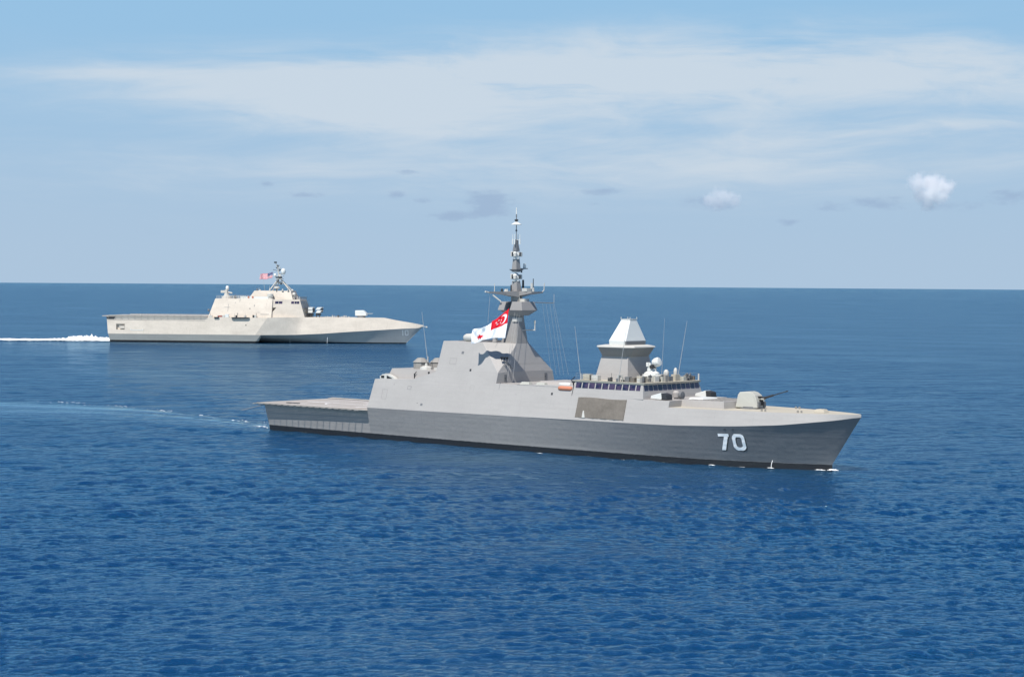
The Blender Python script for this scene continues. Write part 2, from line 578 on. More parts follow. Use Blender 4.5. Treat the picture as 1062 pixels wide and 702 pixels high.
def sea_mat():
    mt = bpy.data.materials.new('sea_water'); mt.use_nodes = True
    t = mt.node_tree; g = NG(t); bs = t.nodes['Principled BSDF']
    P = g.n('ShaderNodeNewGeometry').outputs['Position']
    x, y, z = g.sep(P)
    sl = g.n('ShaderNodeAttribute'); sl.attribute_name = 'slick'
    gu = g.n('ShaderNodeAttribute'); gu.attribute_name = 'gust'
    c, s = math.cos(math.radians(22)), math.sin(math.radians(22))
    u = g.math('SUBTRACT', g.math('MULTIPLY', x, c), g.math('MULTIPLY', y, s))
    v = g.math('ADD', g.math('MULTIPLY', x, s), g.math('MULTIPLY', y, c))
    pv = g.comb(g.math('MULTIPLY', u, .55), v, 0.0)
    big = g.noise(pv, .11, 4, .55)
    mid = g.noise(pv, .58, 5, .65, .3)
    sml = g.noise(pv, 2.9, 5, .7, .2)
    hgt = g.math('ADD', g.math('MULTIPLY', big, SEA_B[0]), g.math('MULTIPLY', mid, SEA_B[1]))
    hgt = g.math('ADD', hgt, g.math('MULTIPLY', sml, SEA_B[2]))
    chop = g.noise(g.comb(g.math('MULTIPLY', u, .95), g.math('MULTIPLY', v, .27), 3.0), 1.0, 4, .6, .2)
    hgt = g.math('ADD', hgt, g.math('MULTIPLY', chop, .75))
    swell = g.noise(g.comb(g.math('MULTIPLY', u, .35), v, 9.0), .035, 3, .6)
    hgt = g.math('MULTIPLY', hgt, g.smooth(swell, .30, .70, .70, 1.35))
    amp = g.math('MULTIPLY', gu.outputs['Fac'], g.math('SUBTRACT', 1.0, g.math('MULTIPLY', sl.outputs['Fac'], .72)))
    hgt = g.math('MULTIPLY', hgt, amp)
    bp = g.n('ShaderNodeBump'); bp.inputs['Strength'].default_value = 1.0; bp.inputs['Distance'].default_value = 1.0
    t.links.new(hgt, bp.inputs['Height'])
    # body colour: deep blue, slightly greener where air is churned into the wake
    cn = g.noise(P, .006, 4, .6)
    col = g.mix(cn, rgb(*SEA_C1), rgb(*SEA_C2))
    wn = g.noise(g.comb(g.math('MULTIPLY', x, .06), g.math('MULTIPLY', y, .35), 0.0), 1.0, 6, .68, .5)
    col = g.mix(g.math('MULTIPLY', sl.outputs['Fac'], g.smooth(wn, .30, .64, .25, 1.0)), col, rgb(.085, .195, .29))
    t.nodes.remove(bs)
    df = g.n('ShaderNodeBsdfDiffuse'); t.links.new(col, df.inputs['Color'])
    gl = g.n('ShaderNodeBsdfGlossy'); gl.inputs['Roughness'].default_value = SEA_R; gl.inputs['Color'].default_value = rgb(.66, .90, .98)
    t.links.new(bp.outputs[0], gl.inputs['Normal'])
    fr = g.n('ShaderNodeFresnel'); fr.inputs['IOR'].default_value = 1.333
    t.links.new(bp.outputs[0], fr.inputs['Normal'])
    # a choppy surface never mirrors as fully as a flat one at grazing angles: ripples too small to model
    # turn their near sides to the viewer
    F = fr.outputs[0]
    ka = g.math('SUBTRACT', SEA_S, g.math('MULTIPLY', sl.outputs['Fac'], SEA_S * .6))
    F2 = g.math('DIVIDE', F, g.math('ADD', 1.0, g.math('MULTIPLY', F, ka)))
    mx = g.n('ShaderNodeMixShader')
    t.links.new(F2, mx.inputs[0]); t.links.new(df.outputs[0], mx.inputs[1]); t.links.new(gl.outputs[0], mx.inputs[2])
    t.links.new(mx.outputs[0], t.nodes['Material Output'].inputs['Surface'])
    MATS['sea_water'] = mt
    return mt


WAKE_P = ((0, 0), (10, 1), (35, 6.8), (54, 10.4), (68, 12), (81, 11.8), (90, 8.5), (96, 2.5), (110, -14), (150, -70))
WAKE_S = ((0, -6.3), (10, -6.8), (29, -9.5), (46, -14), (57, -22), (80, -48), (110, -90), (150, -150))
SEA_B = (.62, .58, .20)
SEA_C1 = (.0005, .035, .098)
SEA_C2 = (.0008, .044, .120)
SEA_R = 0.09
SEA_S = .85
build_sea()
# ------------------------------------------------------------------ near ship: the grey frigate
FR = empty('frigate', FR_O, FR_A)
tag(FR, 'nearer warship, grey stealth frigate with number 70 on its bow and a tall needle mast', 'warship')

zk = smoothtab([(20, 5.04), (25, 5.04), (46, 5.14), (70, 5.32), (87, 5.45), (96.6, 5.78), (103, 6.2), (110, 7.05), (112.8, 7.55), (114, 7.6)], 1.0)
yd = smoothtab([(20, 7.38), (80, 7.40), (88, 7.02), (94, 6.30), (100, 5.35), (104.4, 4.25), (107.6, 3.2), (110.6, 1.9), (112.4, .75), (112.95, 0.0), (130, -6)], .8)
yw = smoothtab([(-9, 6.7), (0, 6.8), (15, 7.15), (40, 7.5), (55, 7.5), (70, 7.1), (80, 6.8), (86, 6.35), (90, 5.85), (94, 5.05), (100, 3.35), (105, 1.55), (108.35, 0.0), (115, -1.6)], 1.2)
ZD = 7.9
STEM0 = 108.36


def stem_x(z):
    if z <= .9: return STEM0
    return STEM0 + (z - .9) * (112.85 - STEM0) / (7.6 - .9)


def hull_ring(t):
    """half section: points from keel to deck edge at station parameter t (x at the waterline aft of the bow)"""
    pts = []
    kz = zk(t)
    # columns: z levels
    lev = [(-2.6, 'k'), (0.0, 'w'), (.45, 'w'), (.9, 'b')] + [(f, 'f') for f in (.2, .4, .6, .8)] + [(kz, 'n')] + [(ZD, 'd')]
    yk = min(8.15, max(0, yd(t) + .27 * (ZD - kz) * min(1, max(0, (112.4 - t) / 4))))
    if t < 60: yk = 8.15
    for q, kind in lev:
        if kind == 'f': z = .9 + (kz - .9) * q
        else: z = q
        xs = stem_x(z)
        # stations are fanned so that the last one is the raked stem
        f = max(0.0, (t - 70) / (112.85 - 70))
        x = t if f <= 0 else 70 + (min(xs, 112.85) - 70) * f
        if kind == 'd':
            x = t; y = max(0, yd(t))
            if t < 85.5: z = kz + .02; y = yk - .25
        elif kind == 'n': x = t if t < 112 else t; y = yk
        else:
            wl = max(0.0, yw(x if z <= .9 else STEM0 - (xs - x))) if t > 70 else yw(x)
            if z <= .9: y = max(0, wl * (1 - .05 * max(0, -z)) + .05 * max(z, 0))
            else:
                s = (z - .9) / (kz - .9)
                s2 = s if t < 70 else s ** (1 + .15 * f * f)
                y = wl + .05 + (yk - wl - .05) * s2
            if f >= .999: y = 0.0
        if t > 112.84: y = 0.0
        pts.append((x, y, z))
    return pts


def frigate_hull():
    mb = MB()
    ts = list(np.linspace(25.2, 85.4, 54)) + list(np.linspace(85.58, 100, 15)) + list(np.linspace(101, 112.85, 22))
    rows = [hull_ring(t) for t in ts]
    n = len(rows[0])
    full = []
    for r in rows:
        full.append([(x, -y, z) for x, y, z in r] + [(x, y, z) for x, y, z in reversed(r)])
    vs = [p for r in full for p in r]; m2 = 2 * n; fs = []
    for i in range(len(full) - 1):
        for j in range(m2):
            k = (j + 1) % m2
            if j == n - 1:   # the weather deck
                pass
            fs.append((i * m2 + j, (i + 1) * m2 + j, (i + 1) * m2 + k, i * m2 + k))
    mb.add(vs, fs)
    # rounded stem cap along the deck edge
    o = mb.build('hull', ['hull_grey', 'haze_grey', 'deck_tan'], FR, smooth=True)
    o.data.set_sharp_from_angle(angle=math.radians(14))
    for p in o.data.polygons:
        zc = [o.data.vertices[i].co.z for i in p.vertices]
        if p.normal.z > .9 and min(zc) > ZD - .1: p.material_index = 2
        elif min(zc) > 5.0 and max(zc) > ZD - .05 and len(zc) == 4: p.material_index = 1
    # stern section, set in below the flight deck
    st = MB()
    rg = []
    for x in np.linspace(0, 25.25, 14):
        xa = x
        a = yw(x)
        sl = 1 - x / 25.25
        rg.append([(xa + .2 * sl, -(a - .3), -2.6), (xa + 0 * sl, -a, 0), (xa - .18 * sl, -(a + .06), .9), (xa - .75 * sl, -7.45, 4.45),
                   (xa - .75 * sl, 7.45, 4.45), (xa - .18 * sl, a + .06, .9), (xa, a, 0), (xa + .2 * sl, a - .3, -2.6)])
    st.loft(rg)
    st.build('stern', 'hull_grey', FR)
    return o


hull = frigate_hull()


def hull_y(x, z):
    """starboard half breadth at x, z on the flared bow by marching stations"""
    best = None
    ts = np.linspace(85, 112, 109)
    for t in ts:
        r = hull_ring(t)
        for a, b in zip(r[3:8], r[4:9]):
            if a[2] <= z <= b[2]:
                q = (z - a[2]) / max(1e-6, b[2] - a[2])
                xx = a[0] + (b[0] - a[0]) * q; yy = a[1] + (b[1] - a[1]) * q
                if best is None or abs(xx - x) < best[0]: best = (abs(xx - x), yy, xx)
    return best[1]


_hx = np.linspace(90, 101, 23); _hz = np.linspace(1.2, 5.2, 13)
_HY = np.array([[hull_y(x, z) for z in _hz] for x in _hx])


def hy(x, z):
    i = (x - 90) / .5; j = (z - 1.2) / (4.0 / 12)
    i0 = int(min(max(i, 0), 21)); j0 = int(min(max(j, 0), 11)); a = i - i0; b = j - j0
    return float(_HY[i0, j0] * (1 - a) * (1 - b) + _HY[i0 + 1, j0] * a * (1 - b) + _HY[i0, j0 + 1] * (1 - a) * b + _HY[i0 + 1, j0 + 1] * a * b)


def hull_number():
    W7, W0, H, S = 1.62, 1.82, 2.38, .47
    X0, Z0 = 93.75, 2.28
    for mat, dx, dz, off, nm in (('dark_metal', .14, -.13, .025, 'number_shadow'), ('number_white', 0, 0, .045, 'hull_digit')):
        for x0, w, fn in ((X0, W7, digit7), (X0 + W7 + .42, W0, digit0)):
            mb = MB()
            def mp(u, v, x0=x0):
                x = x0 + u + dx; z = Z0 + v + dz + .02 * (x - 93)
                return (x, -(hy(x, z) + off), z)
            raster_shape(mb, lambda u, v, fn=fn, w=w: fn(u, v, w, H, S), w, H, .045, mp)
            mb.build(nm, mat, hull)


hull_number()
# mooring recesses and a boot-top discharge on the starboard bow
for x, z in ((94.9, 5.18), (96.1, 5.2), (101.9, 5.15), (106.2, 5.65)):
    r = MB(); y = hy(min(x, 101), min(z, 5.15)) - (0 if x < 101.5 else (x - 101) * .42 - .1)
    if x < 98: r.box(x - .24, x + .24, -y - .10, -y + .1, z + .06, z + .18); r.build('fairlead', 'dark_metal', hull)

# flight deck and its nets
fd = MB()
fd.loft([[(-1.4, -7.75, 4.45), (-1.4, 7.75, 4.45), (-1.4, 7.75, 4.68), (-1.4, -7.75, 4.68)],
         [(25.3, -7.75, 4.45), (25.3, 7.75, 4.45), (25.3, 7.75, 4.68), (25.3, -7.75, 4.68)]])
fdeck = fd.build('flight_deck', 'deck_grey', FR)
ln = MB()
for (x0, x1, y0, y1) in ((2, 24, -.12, .12), (5.0, 5.25, -6.6, 6.6), (19.6, 20.0, -5.6, -2.6), (19.5, 19.75, -6.6, 6.6), (5.25, 19.5, -6.6, -6.4), (5.25, 19.5, 6.4, 6.6)):
    ln.box(x0, x1, y0, y1, 4.684 if y1 - y0 < 5 else 4.688, 4.692 if y1 - y0 < 5 else 4.696)
n = 40
for k in range(n):
    a, b = 2 * math.pi * k / n, 2 * math.pi * (k + 1) / n
    for r0 in (3.6,):
        ln.add([(12 + r * math.cos(q), r * math.sin(q), 4.700) for r, q in ((r0, a), (r0 + .3, a), (r0 + .3, b), (r0, b))], [(0, 1, 2, 3)])
ln.build('deck_marking', 'number_white', fdeck)
gr = MB(); gr.box(3.4, 6.4, -6.2, -5.7, 4.70, 4.80); gr.build('deck_grid', 'dark_metal', fdeck)
for sgn in (-1, 1):
    nm = MB(); fr = MB()
    for k in range(17):
        x0 = -1.3 + k * 1.56; x1 = x0 + 1.50
        up = .10 if sgn < 0 else .30
        # netting: a sagging slatted panel between its frame bars
        for q in range(8):
            ya = 7.75 + q * .115; yb = ya + .10
            nm.add([(x0, sgn * ya, 4.50 + up * q / 8), (x1, sgn * ya, 4.50 + up * q / 8), (x1, sgn * yb, 4.51 + up * q / 8), (x0, sgn * yb, 4.51 + up * q / 8)], [(0, 1, 2, 3)])
        fr.tube((x0, sgn * 7.7, 4.45), (x0, sgn * 9.55, 4.46 + up), .07, n=4)
        fr.tube((x0, sgn * 7.6, 4.05), (x0, sgn * 8.5, 4.45), .04, n=4)
    for yy, zz in ((7.8, 4.56), (8.2, 4.58), (8.68, 4.62)):
        fr.tube((-1.3, sgn * yy, zz + (0.0 if sgn < 0 else .2)), (25.1, sgn * yy, zz + (0.0 if sgn < 0 else .2)), .05, n=4)
    nt = nm.build('safety_net', 'net_grey', fdeck)
    fr.build('net_frame', 'net_grey', nt)
af = MB()
for q in range(8): af.box(-2.5 + q * .13, -2.4 + q * .13, -7.6, 7.6, 4.50, 4.52)
nt = af.build('safety_net', 'net_grey', fdeck)
af = MB()
for k in range(9): af.tube((-1.3, -7.6 + k * 1.9, 4.45), (-2.55, -7.6 + k * 1.9, 4.56), .05, n=4)
af.box(-2.58, -2.5, -7.7, 7.7, 4.52, 4.6); af.build('net_frame', 'net_grey', nt)
pl = MB(); pl.tube((-2.0, -5.5, 4.3), (-4.4, -9.4, 3.2), .05, n=4); pl.build('ensign_staff', 'mid_metal', FR)


def sw(z):   # superstructure half width, leaning inwards
    return 8.15 - .27 * (z - 5.06)


# the full-width citadel between the knuckle and the weather deck
cb = MB()
Z1 = 9.95
cb.loft([[(x, -8.148, z0), (x, 8.148, z0), (x + dx, sw(Z1 if x > 30 else 9.65), Z1 if x > 30 else 9.65), (x + dx, -sw(Z1 if x > 30 else 9.65), Z1 if x > 30 else 9.65)]
         for x, dx, z0 in ((25.22, .52, 5.04), (34.5, 0, 5.08))])
cb.loft([[(x, -8.148 + (.3 if x > 80 else 0), z0), (x, 8.148 - (.3 if x > 80 else 0), z0), (x + dx, sw(zt) - (.25 if x > 80 else 0), zt), (x + dx, -sw(zt) + (.25 if x > 80 else 0), zt)]
         for x, dx, z0, zt in ((34.502, 0, 5.08, Z1), (67.6, 0, 5.3, Z1))])
cb.loft([[(67.602, -8.148, 5.3), (67.602, 8.148, 5.3), (67.602, sw(8.8), 8.8), (67.602, -sw(8.8), 8.8)],
         *[[(x, -(yd(x) + .27 * (ZD - zk(x))) + .002, zk(x)), (x, (yd(x) + .27 * (ZD - zk(x))) - .002, zk(x)), (x, yd(x) - .24, 8.8), (x, -yd(x) + .24, 8.8)] for x in (75.5, 79, 82, 84, 85.6)]])
cit = cb.build('superstructure', 'haze_grey', FR)
# torpedo bay: brown canvas curtain hung over the opening
cv = MB()
N = 46
for i in range(N):
    xa, xb = 69.04 + 9.1 * i / N, 69.04 + 9.1 * (i + 1) / N
    ya, yb = [.06 * math.sin(x * 3.1) + .035 * math.sin(x * 7.7) for x in (xa, xb)]
    ya *= .4; yb *= .4
    za, zb = [8.62 + .06 * math.sin((x - 69) * .7) for x in (xa, xb)]
    cv.hexa([(xa, -sw(5.72) - .10 + ya, 5.72), (xb, -sw(5.72) - .10 + yb, 5.72), (xb, -sw(5.72) + .2, 5.72), (xa, -sw(5.72) + .2, 5.72)],
            [(xa, -sw(za) - .06 + ya, za), (xb, -sw(zb) - .06 + yb, zb), (xb, -sw(zb) + .2, zb), (xa, -sw(za) + .2, za)])
cvo = cv.build('bay_curtain', 'canvas_brown', cit)
tg = MB(); tg.hexa([(70.4, -8.12, 5.75), (70.95, -8.12, 5.75), (70.95, -8.0, 5.75), (70.4, -8.0, 5.75)], [(70.45, -7.90, 6.75), (70.6, -7.90, 6.75), (70.6, -7.7, 6.75), (70.45, -7.7, 6.75)]); tg.build('curtain_tie', 'off_white', cvo)

# after hangar top: inset house with steps
ih = MB()
ih.loft([[(27.4, -5.9, 9.65), (27.4, 5.9, 9.65), (28.2, 5.45, 11.4), (28.2, -5.45, 11.4)], [(39.6, -5.9, 9.65), (39.6, 5.9, 9.65), (39.6, 5.45, 11.4), (39.6, -5.45, 11.4)]])
ih.box(26.3, 27.6, -5.3, 5.3, 9.65, 10.5)
hh = ih.build('hangar_roof', 'haze_grey_plain', FR)
sl = MB()   # sloped cheek plate joining citadel side and funnel block
sl.loft([[(33.2, -6.92, 9.6), (33.2, -6.55, 9.6), (33.2, -6.55, 9.66), (33.2, -6.92, 9.66)],
         [(39.5, -6.92, 9.6), (39.5, -6.4, 9.6), (39.5, -6.35, 11.4), (39.5, -6.45, 11.4)]])
sl.build('cheek_plate', 'haze_grey', hh); sl = MB()
sl.loft([[(33.2, 6.92, 9.6), (33.2, 6.55, 9.6), (33.2, 6.55, 9.66), (33.2, 6.92, 9.66)],
         [(39.5, 6.92, 9.6), (39.5, 6.4, 9.6), (39.5, 6.35, 11.4), (39.5, 6.45, 11.4)]])
sl.build('cheek_plate', 'haze_grey', hh)
# funnel block
fb = MB()
A = lambda x, y, z: (x, y, z)
zt = 16.1
vs = [A(38.9, -sw(9.6) + .0, 9.6), A(52.2, -sw(9.6), 9.6), A(52.2, -sw(11.55), 11.55), A(47.9, -sw(zt), zt), A(39.4, -sw(zt), zt),
      A(38.9, sw(9.6), 9.6), A(52.2, sw(9.6), 9.6), A(52.2, sw(11.55), 11.55), A(47.9, sw(zt), zt), A(39.4, sw(zt), zt),
      A(52.2, -3.75, 11.7), A(52.2, 3.75, 11.7), A(51.45, -1.25, 15.9), A(51.45, 1.25, 15.9), A(51.85, -3.75, 13.6), A(51.85, 3.75, 13.6)]
vs = [(x, y * (1.0) - (.004 if y < 0 else -.004), z) for x, y, z in vs]
fs = [(0, 1, 2, 3, 4), (9, 8, 7, 6, 5), (0, 4, 9, 5), (4, 3, 12, 13, 8, 9), (3, 2, 10, 14, 12), (8, 13, 15, 11, 7), (2, 1, 6, 7, 11, 10), (10, 11, 15, 13, 12, 14), (0, 5, 6, 1)]
fb.add(vs, fs)
fun = fb.build('funnel_block', 'haze_grey', FR, bevel=.05)
dr = MB(); dr.lathe((52.26, -5.0, 10.75), [(.02, -.04), (.36, -.04), (.36, .04), (.02, .04)], 14, axis=(1, 0, 0)); 
for sg in (-1, 1):
    dr = MB(); dr.box(52.2, 52.26, sg * 4.7 - .3, sg * 4.7 + .3, 10.15, 11.25); d_ = dr.build('door', 'mid_metal', fun, bevel=.03)
    dh = MB(); dh.box(52.262, 52.3, sg * 4.7 - .2, sg * 4.7 - .12, 10.6, 10.8); dh.build('handle', 'dark_metal', d_)
ex = MB()
ex.box(40.6, 46.8, -3.0, 3.0, 16.1, 16.16)
for k in range(7): ex.box(41 + k * .85, 41.45 + k * .85, -2.6, 2.6, 16.16, 16.24)
ex.build('exhaust_grille', 'mid_metal', fun)
# horn cluster
hn2 = MB(); hn2.tube((52.2, -5.2, 13.4), (52.9, -3.9, 12.2), .09); hn2.tube((52.6, -5.15, 13.4), (53.0, -3.9, 12.2), .07)
hz_ = hn2.build('horn_bracket', 'mid_metal', fun)
for k in range(3):
    hn = MB(); hn.lathe((51.9 + k * .50, -5.25 + .06 * k, 13.95), [(.22, 0), (.24, -.02), (.05, -.42), (.05, -.6)], 10); hn.build('horn', 'black_void', hz_)
# liferaft canister and a ventilator on the block's starboard top edge
rf = MB(); rf.lathe((45.0, -4.3, 16.75), [(.05, -1.9), (.45, -1.75), (.62, -1.3), (.66, 0), (.62, 1.3), (.45, 1.75), (.05, 1.9)], 14, axis=(1, 0, .03))
rf.build('inflatable_boat', 'off_white', FR, smooth=True)
rf = MB(); rf.lathe((48.6, -3.2, 16.1), [(.4, 0), (.4, 1.1), (.75, 1.15), (.75, 1.7), (.3, 1.9), (.02, 1.92)], 12); rf.build('ventilator', 'haze_grey_plain', FR)

# forward apron between mast and bridge: bulwark strip, hatches, orange item
ap = MB()
ap.loft([[(56.5, -6.86, Z1), (56.5, -6.78, Z1), (56.5, -6.80, Z1 + .02), (56.5, -6.88, Z1 + .02)], [(67.6, -6.86, Z1), (67.6, -6.78, Z1), (67.6, -6.68, Z1 + .35), (67.6, -6.76, Z1 + .35)]])
ap.build('bulwark', 'haze_grey', FR)
for x0 in (56.9, 60.0):
    hb = MB(); hb.frus((x0, x0 + 1.9, -6.7, -5.7), Z1, (x0 + .25, x0 + 1.7, -6.5, -5.9), Z1 + .45); hb.build('deck_locker', 'gun_paint', FR, bevel=.04)
og = MB(); og.lathe((66.2, -6.86, 9.78), [(.02, -1.35), (.28, -1.25), (.33, -.9), (.33, .9), (.28, 1.25), (.02, 1.35)], 12, axis=(1, 0, 0)); og.build('rescue_float', 'orange_cover', FR, smooth=True)
og = MB(); og.lathe((65.0, -5.6, 10.2), [(.02, -1.1), (.32, -1), (.36, 0), (.32, 1), (.02, 1.1)], 12, axis=(1, 0, 0)); og.build('life_raft', 'white_paint', FR, smooth=True)
gp = MB(); gp.tube((67.0, -6.0, Z1), (67.0, -6.0, 10.9), .12); gp.tube((66.6, -6.1, 10.9), (67.2, -5.9, 11.5), .07); gp.box(66.8, 67.2, -6.2, -5.8, 10.6, 10.9); gp.build('machine_gun', 'dark_metal', FR)
mid = MB(); mid.frus((57.5, 67.5, -3.4, 3.4), Z1 - .05, (57.9, 67.5, -3.0, 3.0), 10.45); mid.build('engine_casing', 'haze_grey_plain', FR)
# ---- main mast
mt_ = MB()


def sq(xa, xb, w, z): return [(xa, -w, z), (xb, -w, z), (xb, w, z), (xa, w, z)]


mt_.loft([sq(47.9, 51.5, 1.4, 15.2), sq(48.4, 51.35, 1.15, 17.0), sq(49.2, 51.15, .8, 19.2), sq(49.4, 51.0, .62, 21.0), sq(49.5, 50.9, .55, 23.2)])
mast = mt_.build('mast', 'mast_grey', FR)
cols = MB()
for y_ in (-.35, .3): cols.tube((51.02, y_, 20.9), (51.05, y_, 24.0), .07)
cols.build('cable_duct', 'off_white', mast)
# sensor platform with slanted boxes
pf = MB()
pf.frus((49.3, 51.8, -1.0, 1.0), 20.25, (48.2, 52.9, -1.75, 1.75), 21.05)
pfo = pf.build('sensor_platform', 'mast_grey', mast)
for b, t_ in (((50.35, 52.95, -1.85, 1.85), (50.6, 52.5, -1.5, 1.5)), ((48.0, 49.6, -2.0, 2.0), (48.25, 49.35, -1.6, 1.6))):
    bx_ = MB(); bx_.frus(b, 21.06, t_, 22.4); bx_.build('sensor_housing', 'mast_grey', pfo, bevel=.04)
bx_ = MB(); bx_.box(51.0, 52.0, -.2, .9, 22.4, 22.85); bx_.build('junction_box', 'off_white', pfo)
bx_ = MB(); bx_.tube((48.6, -1.9, 22.4), (47.6, -2.7, 23.4), .12); bx_.build('floodlight_arm', 'off_white', pfo)
bx_ = MB(); bx_.frus((50.2, 51.2, -1.0, .2), 19.3, (50.2, 51.2, -1.0, .2), 19.9); bx_.build('lamp_box', 'off_white', mast)
# side arm with a small aerial, forward of the trunk
ar = MB(); ar.tube((51.2, .2, 18.0), (52.6, 1.6, 18.0), .10); ar.tube((52.6, 1.6, 17.9), (52.6, 1.6, 19.4), .09); ar.tube((52.6, 1.6, 19.0), (52.6, 1.6, 19.5), .15); ar.build('side_aerial', 'off_white', mast)
# crosstrees
ct = MB()
for sg in (-1, 1):
    ct.loft([[(49.4, sg * .4, 23.1), (51.1, sg * .4, 23.1), (51.1, sg * .4, 24.05), (49.4, sg * .4, 24.05)],
             [(49.7, sg * 2.8, 23.45), (50.5, sg * 2.8, 23.45), (50.5, sg * 2.8, 23.95), (49.7, sg * 2.8, 23.95)],
             [(49.85, sg * 6.3, 23.72), (50.15, sg * 6.3, 23.72), (50.15, sg * 6.3, 23.94), (49.85, sg * 6.3, 23.94)]])
ct.loft([[(50.5, -.5, 23.2), (50.5, .5, 23.2), (50.5, .5, 24.0), (50.5, -.5, 24.0)], [(53.4, -.15, 23.75), (53.4, .15, 23.75), (53.4, .15, 24.0), (53.4, -.15, 24.0)]])
cto = ct.build('crosstree', 'mast_grey', mast)
for y_, h_, r_, m_ in ((-4.9, 1.3, .07, 'off_white'), (-3.2, .5, .2, 'dark_metal'), (-2.2, .45, .35, 'off_white'), (-1.1, 1.1, .13, 'dark_metal'), (1.7, 1.9, .2, 'dark_metal'), (4.1, 2.1, .08, 'dark_metal'), (4.1, .7, .2, 'off_white')):
    an = MB(); an.tube((50, y_, 23.9), (50, y_, 23.9 + h_), r_, r_ * .8); an.build('aerial', m_, cto)
an = MB(); an.path([(50, 6.2, 23.85), (50, 6.7, 24.2), (50, 6.75, 25.3)], .08); an.build('aerial', 'off_white', cto); an = MB(); an.tube((50, -6.3, 23.83), (50, -7.0, 23.95), .13); an.build('aerial', 'off_white', cto)
an = MB(); an.box(51.6, 52.6, -.35, .9, 24.0, 24.5); an.tube((52.8, .6, 24.4), (52.8, .6, 25.3), .2); an.build('navigation_radar', 'off_white', cto)
# upper trunk
up = MB()
up.loft([sq(49.45, 50.75, .55, 24.0), sq(49.6, 50.5, .42, 25.7)])
upo_ = MB(); upo_.loft([sq(49.55, 50.55, .5, 27.35), sq(49.7, 50.4, .4, 29.0)])
upo = up.build('upper_trunk', 'mast_grey', mast); upo_.build('trunk_segment', 'mast_grey', mast)
for zc in (26.2, 28.95 + .75):
    rd = MB()
    rd.lathe((50, 0, zc - .55), [(.5, -.12), (.62, -.1), (.62, .06), (.35, .1)], 12)
    rd.lathe((50, 0, zc - .4), [(.3, 0), (.55, .05), (.62, .35), (.5, .75), (.3, 1.0), (.05, 1.1)], 8)
    rd.build('radome', 'white_paint', upo)
    for (dx, dy, h_) in ((.35, -.55, .62), (-.45, -.35, .8), (.45, .55, .7)):
        rb = MB(); rb.box(50 + dx - .22, 50 + dx + .22, dy - .22, dy + .22, zc - .3, zc - .3 + h_); rb.build('receiver_box', 'off_white', upo, bevel=.07)
    for (dx, dy) in ((0, -.85), (.85, 0), (0, .85)):
        rk = MB(); rk.tube((50 + dx, dy, zc - .25), (50 + dx, dy, zc + .4), .12); rk.build('antenna_panel', 'dark_metal', upo)
sd = MB(); sd.frus((49.7, 50.4, -.4, .4), 27.0, (49.2, 50.9, -.75, .9), 27.42)
sd.loft([[(49.8, .5, 27.4), (50.3, .5, 27.4), (50.3, .5, 27.6), (49.8, .5, 27.6)], [(49.9, 2.6, 27.5), (50.2, 2.6, 27.5), (50.2, 2.6, 27.62), (49.9, 2.6, 27.62)]])
sd.tube((50.0, 1.3, 27.4), (50.0, 1.3, 26.9), .14)
sdo = sd.build('aerial_platform', 'mid_metal', upo)
sb = MB(); sb.tube((50.05, 1.95, 27.62), (50.05, 1.95, 28.35), .26, .2); sb.build('aerial', 'white_paint', sdo)
cn = MB(); cn.loft([sq(49.62, 50.42, .42, 29.95 + .3), sq(49.85, 50.2, .16, 32.0)]); cn.build('mast_cone', 'mid_metal', upo)
po = MB(); po.tube((50.03, 0, 31.9), (50.03, 0, 33.4), .06)
po.tube((50.03, 0, 33.3), (50.03, 0, 35.6), .07); po.tube((50.03, 0, 35.6), (50.03, 0, 36.5), .11, .03)
po.ball((50.03, 0, 33.45), .17, 6)
pole = po.build('topmast_pole', 'mid_metal', upo)
dp = MB()
for a in range(4):
    ca_, sa_ = math.cos(a * math.pi / 2 + .3) * .62, math.sin(a * math.pi / 2 + .3) * .62
    dp.tube((50.03, 0, 32.0), (50.03 + ca_, sa_, 32.0), .035); dp.tube((50.03 + ca_, sa_, 31.3), (50.03 + ca_, sa_, 32.1), .11); dp.tube((50.03 + ca_, sa_, 32.1), (50.03 + ca_, sa_, 32.9), .045)
dp.build('dipole_array', 'white_paint', pole)
ds = MB(); ds.lathe((50.03, 0, 34.35), [(.02, .5), (.25, .42), (.85, .06), (.85, 0), (.3, -.04), (.02, -.04)], 14); ds.build('disc_antenna', 'white_paint', pole, smooth=False)
ds = MB(); ds.lathe((50.03, 0, 34.95), [(.04, .3), (.3, .2), (.3, .05), (.1, -.15), (.02, -.2)], 10); ds.build('beacon', 'dark_metal', pole)
ds = MB(); ds.tube((50.03, 0, 36.0), (50.03, 0, 37.0), .10, .08); ds.build('tip_aerial', 'white_paint', pole)

# rigging: halyards from the crosstree ends and from the port spar
rg = MB()
for (a, b) in (((51.6, -1.35, 20.9), (53.2, -5.4, 10.3)), ((51.9, -1.2, 20.8), (53.9, -4.9, 10.3)), ((51.2, -1.5, 20.9), (52.7, -4.9, 12.0)),
               ((50, -5.9, 23.8), (50.2, -6.6, 19.2))):
    rg.tube(a, b, .018, n=4)
rg.build('halyard', 'rope', mast)
sp = MB(); sp.tube((52.4, 1.3, 22.3), (53.9, 4.6, 22.2), .06, n=4)
spo = sp.build('signal_spar', 'mid_metal', mast)
rg = MB()
for k, (q, bx1, by1) in enumerate(((.45, 55.4, 4.9), (.62, 56.2, 5.1), (.8, 56.9, 5.2), (.95, 57.4, 5.5), (1.0, 58.3, 5.6))):
    a = Vector((52.4, 1.3, 22.3)).lerp(Vector((53.9, 4.6, 22.2)), q); rg.tube(a, (bx1 - 2.5, by1 + .4, 11.0), .013, n=4)
rg.tube((53.9, 4.6, 22.2), (53.9, 4.6, 23.6), .04, n=4)
rg.build('halyard', 'rope', spo)

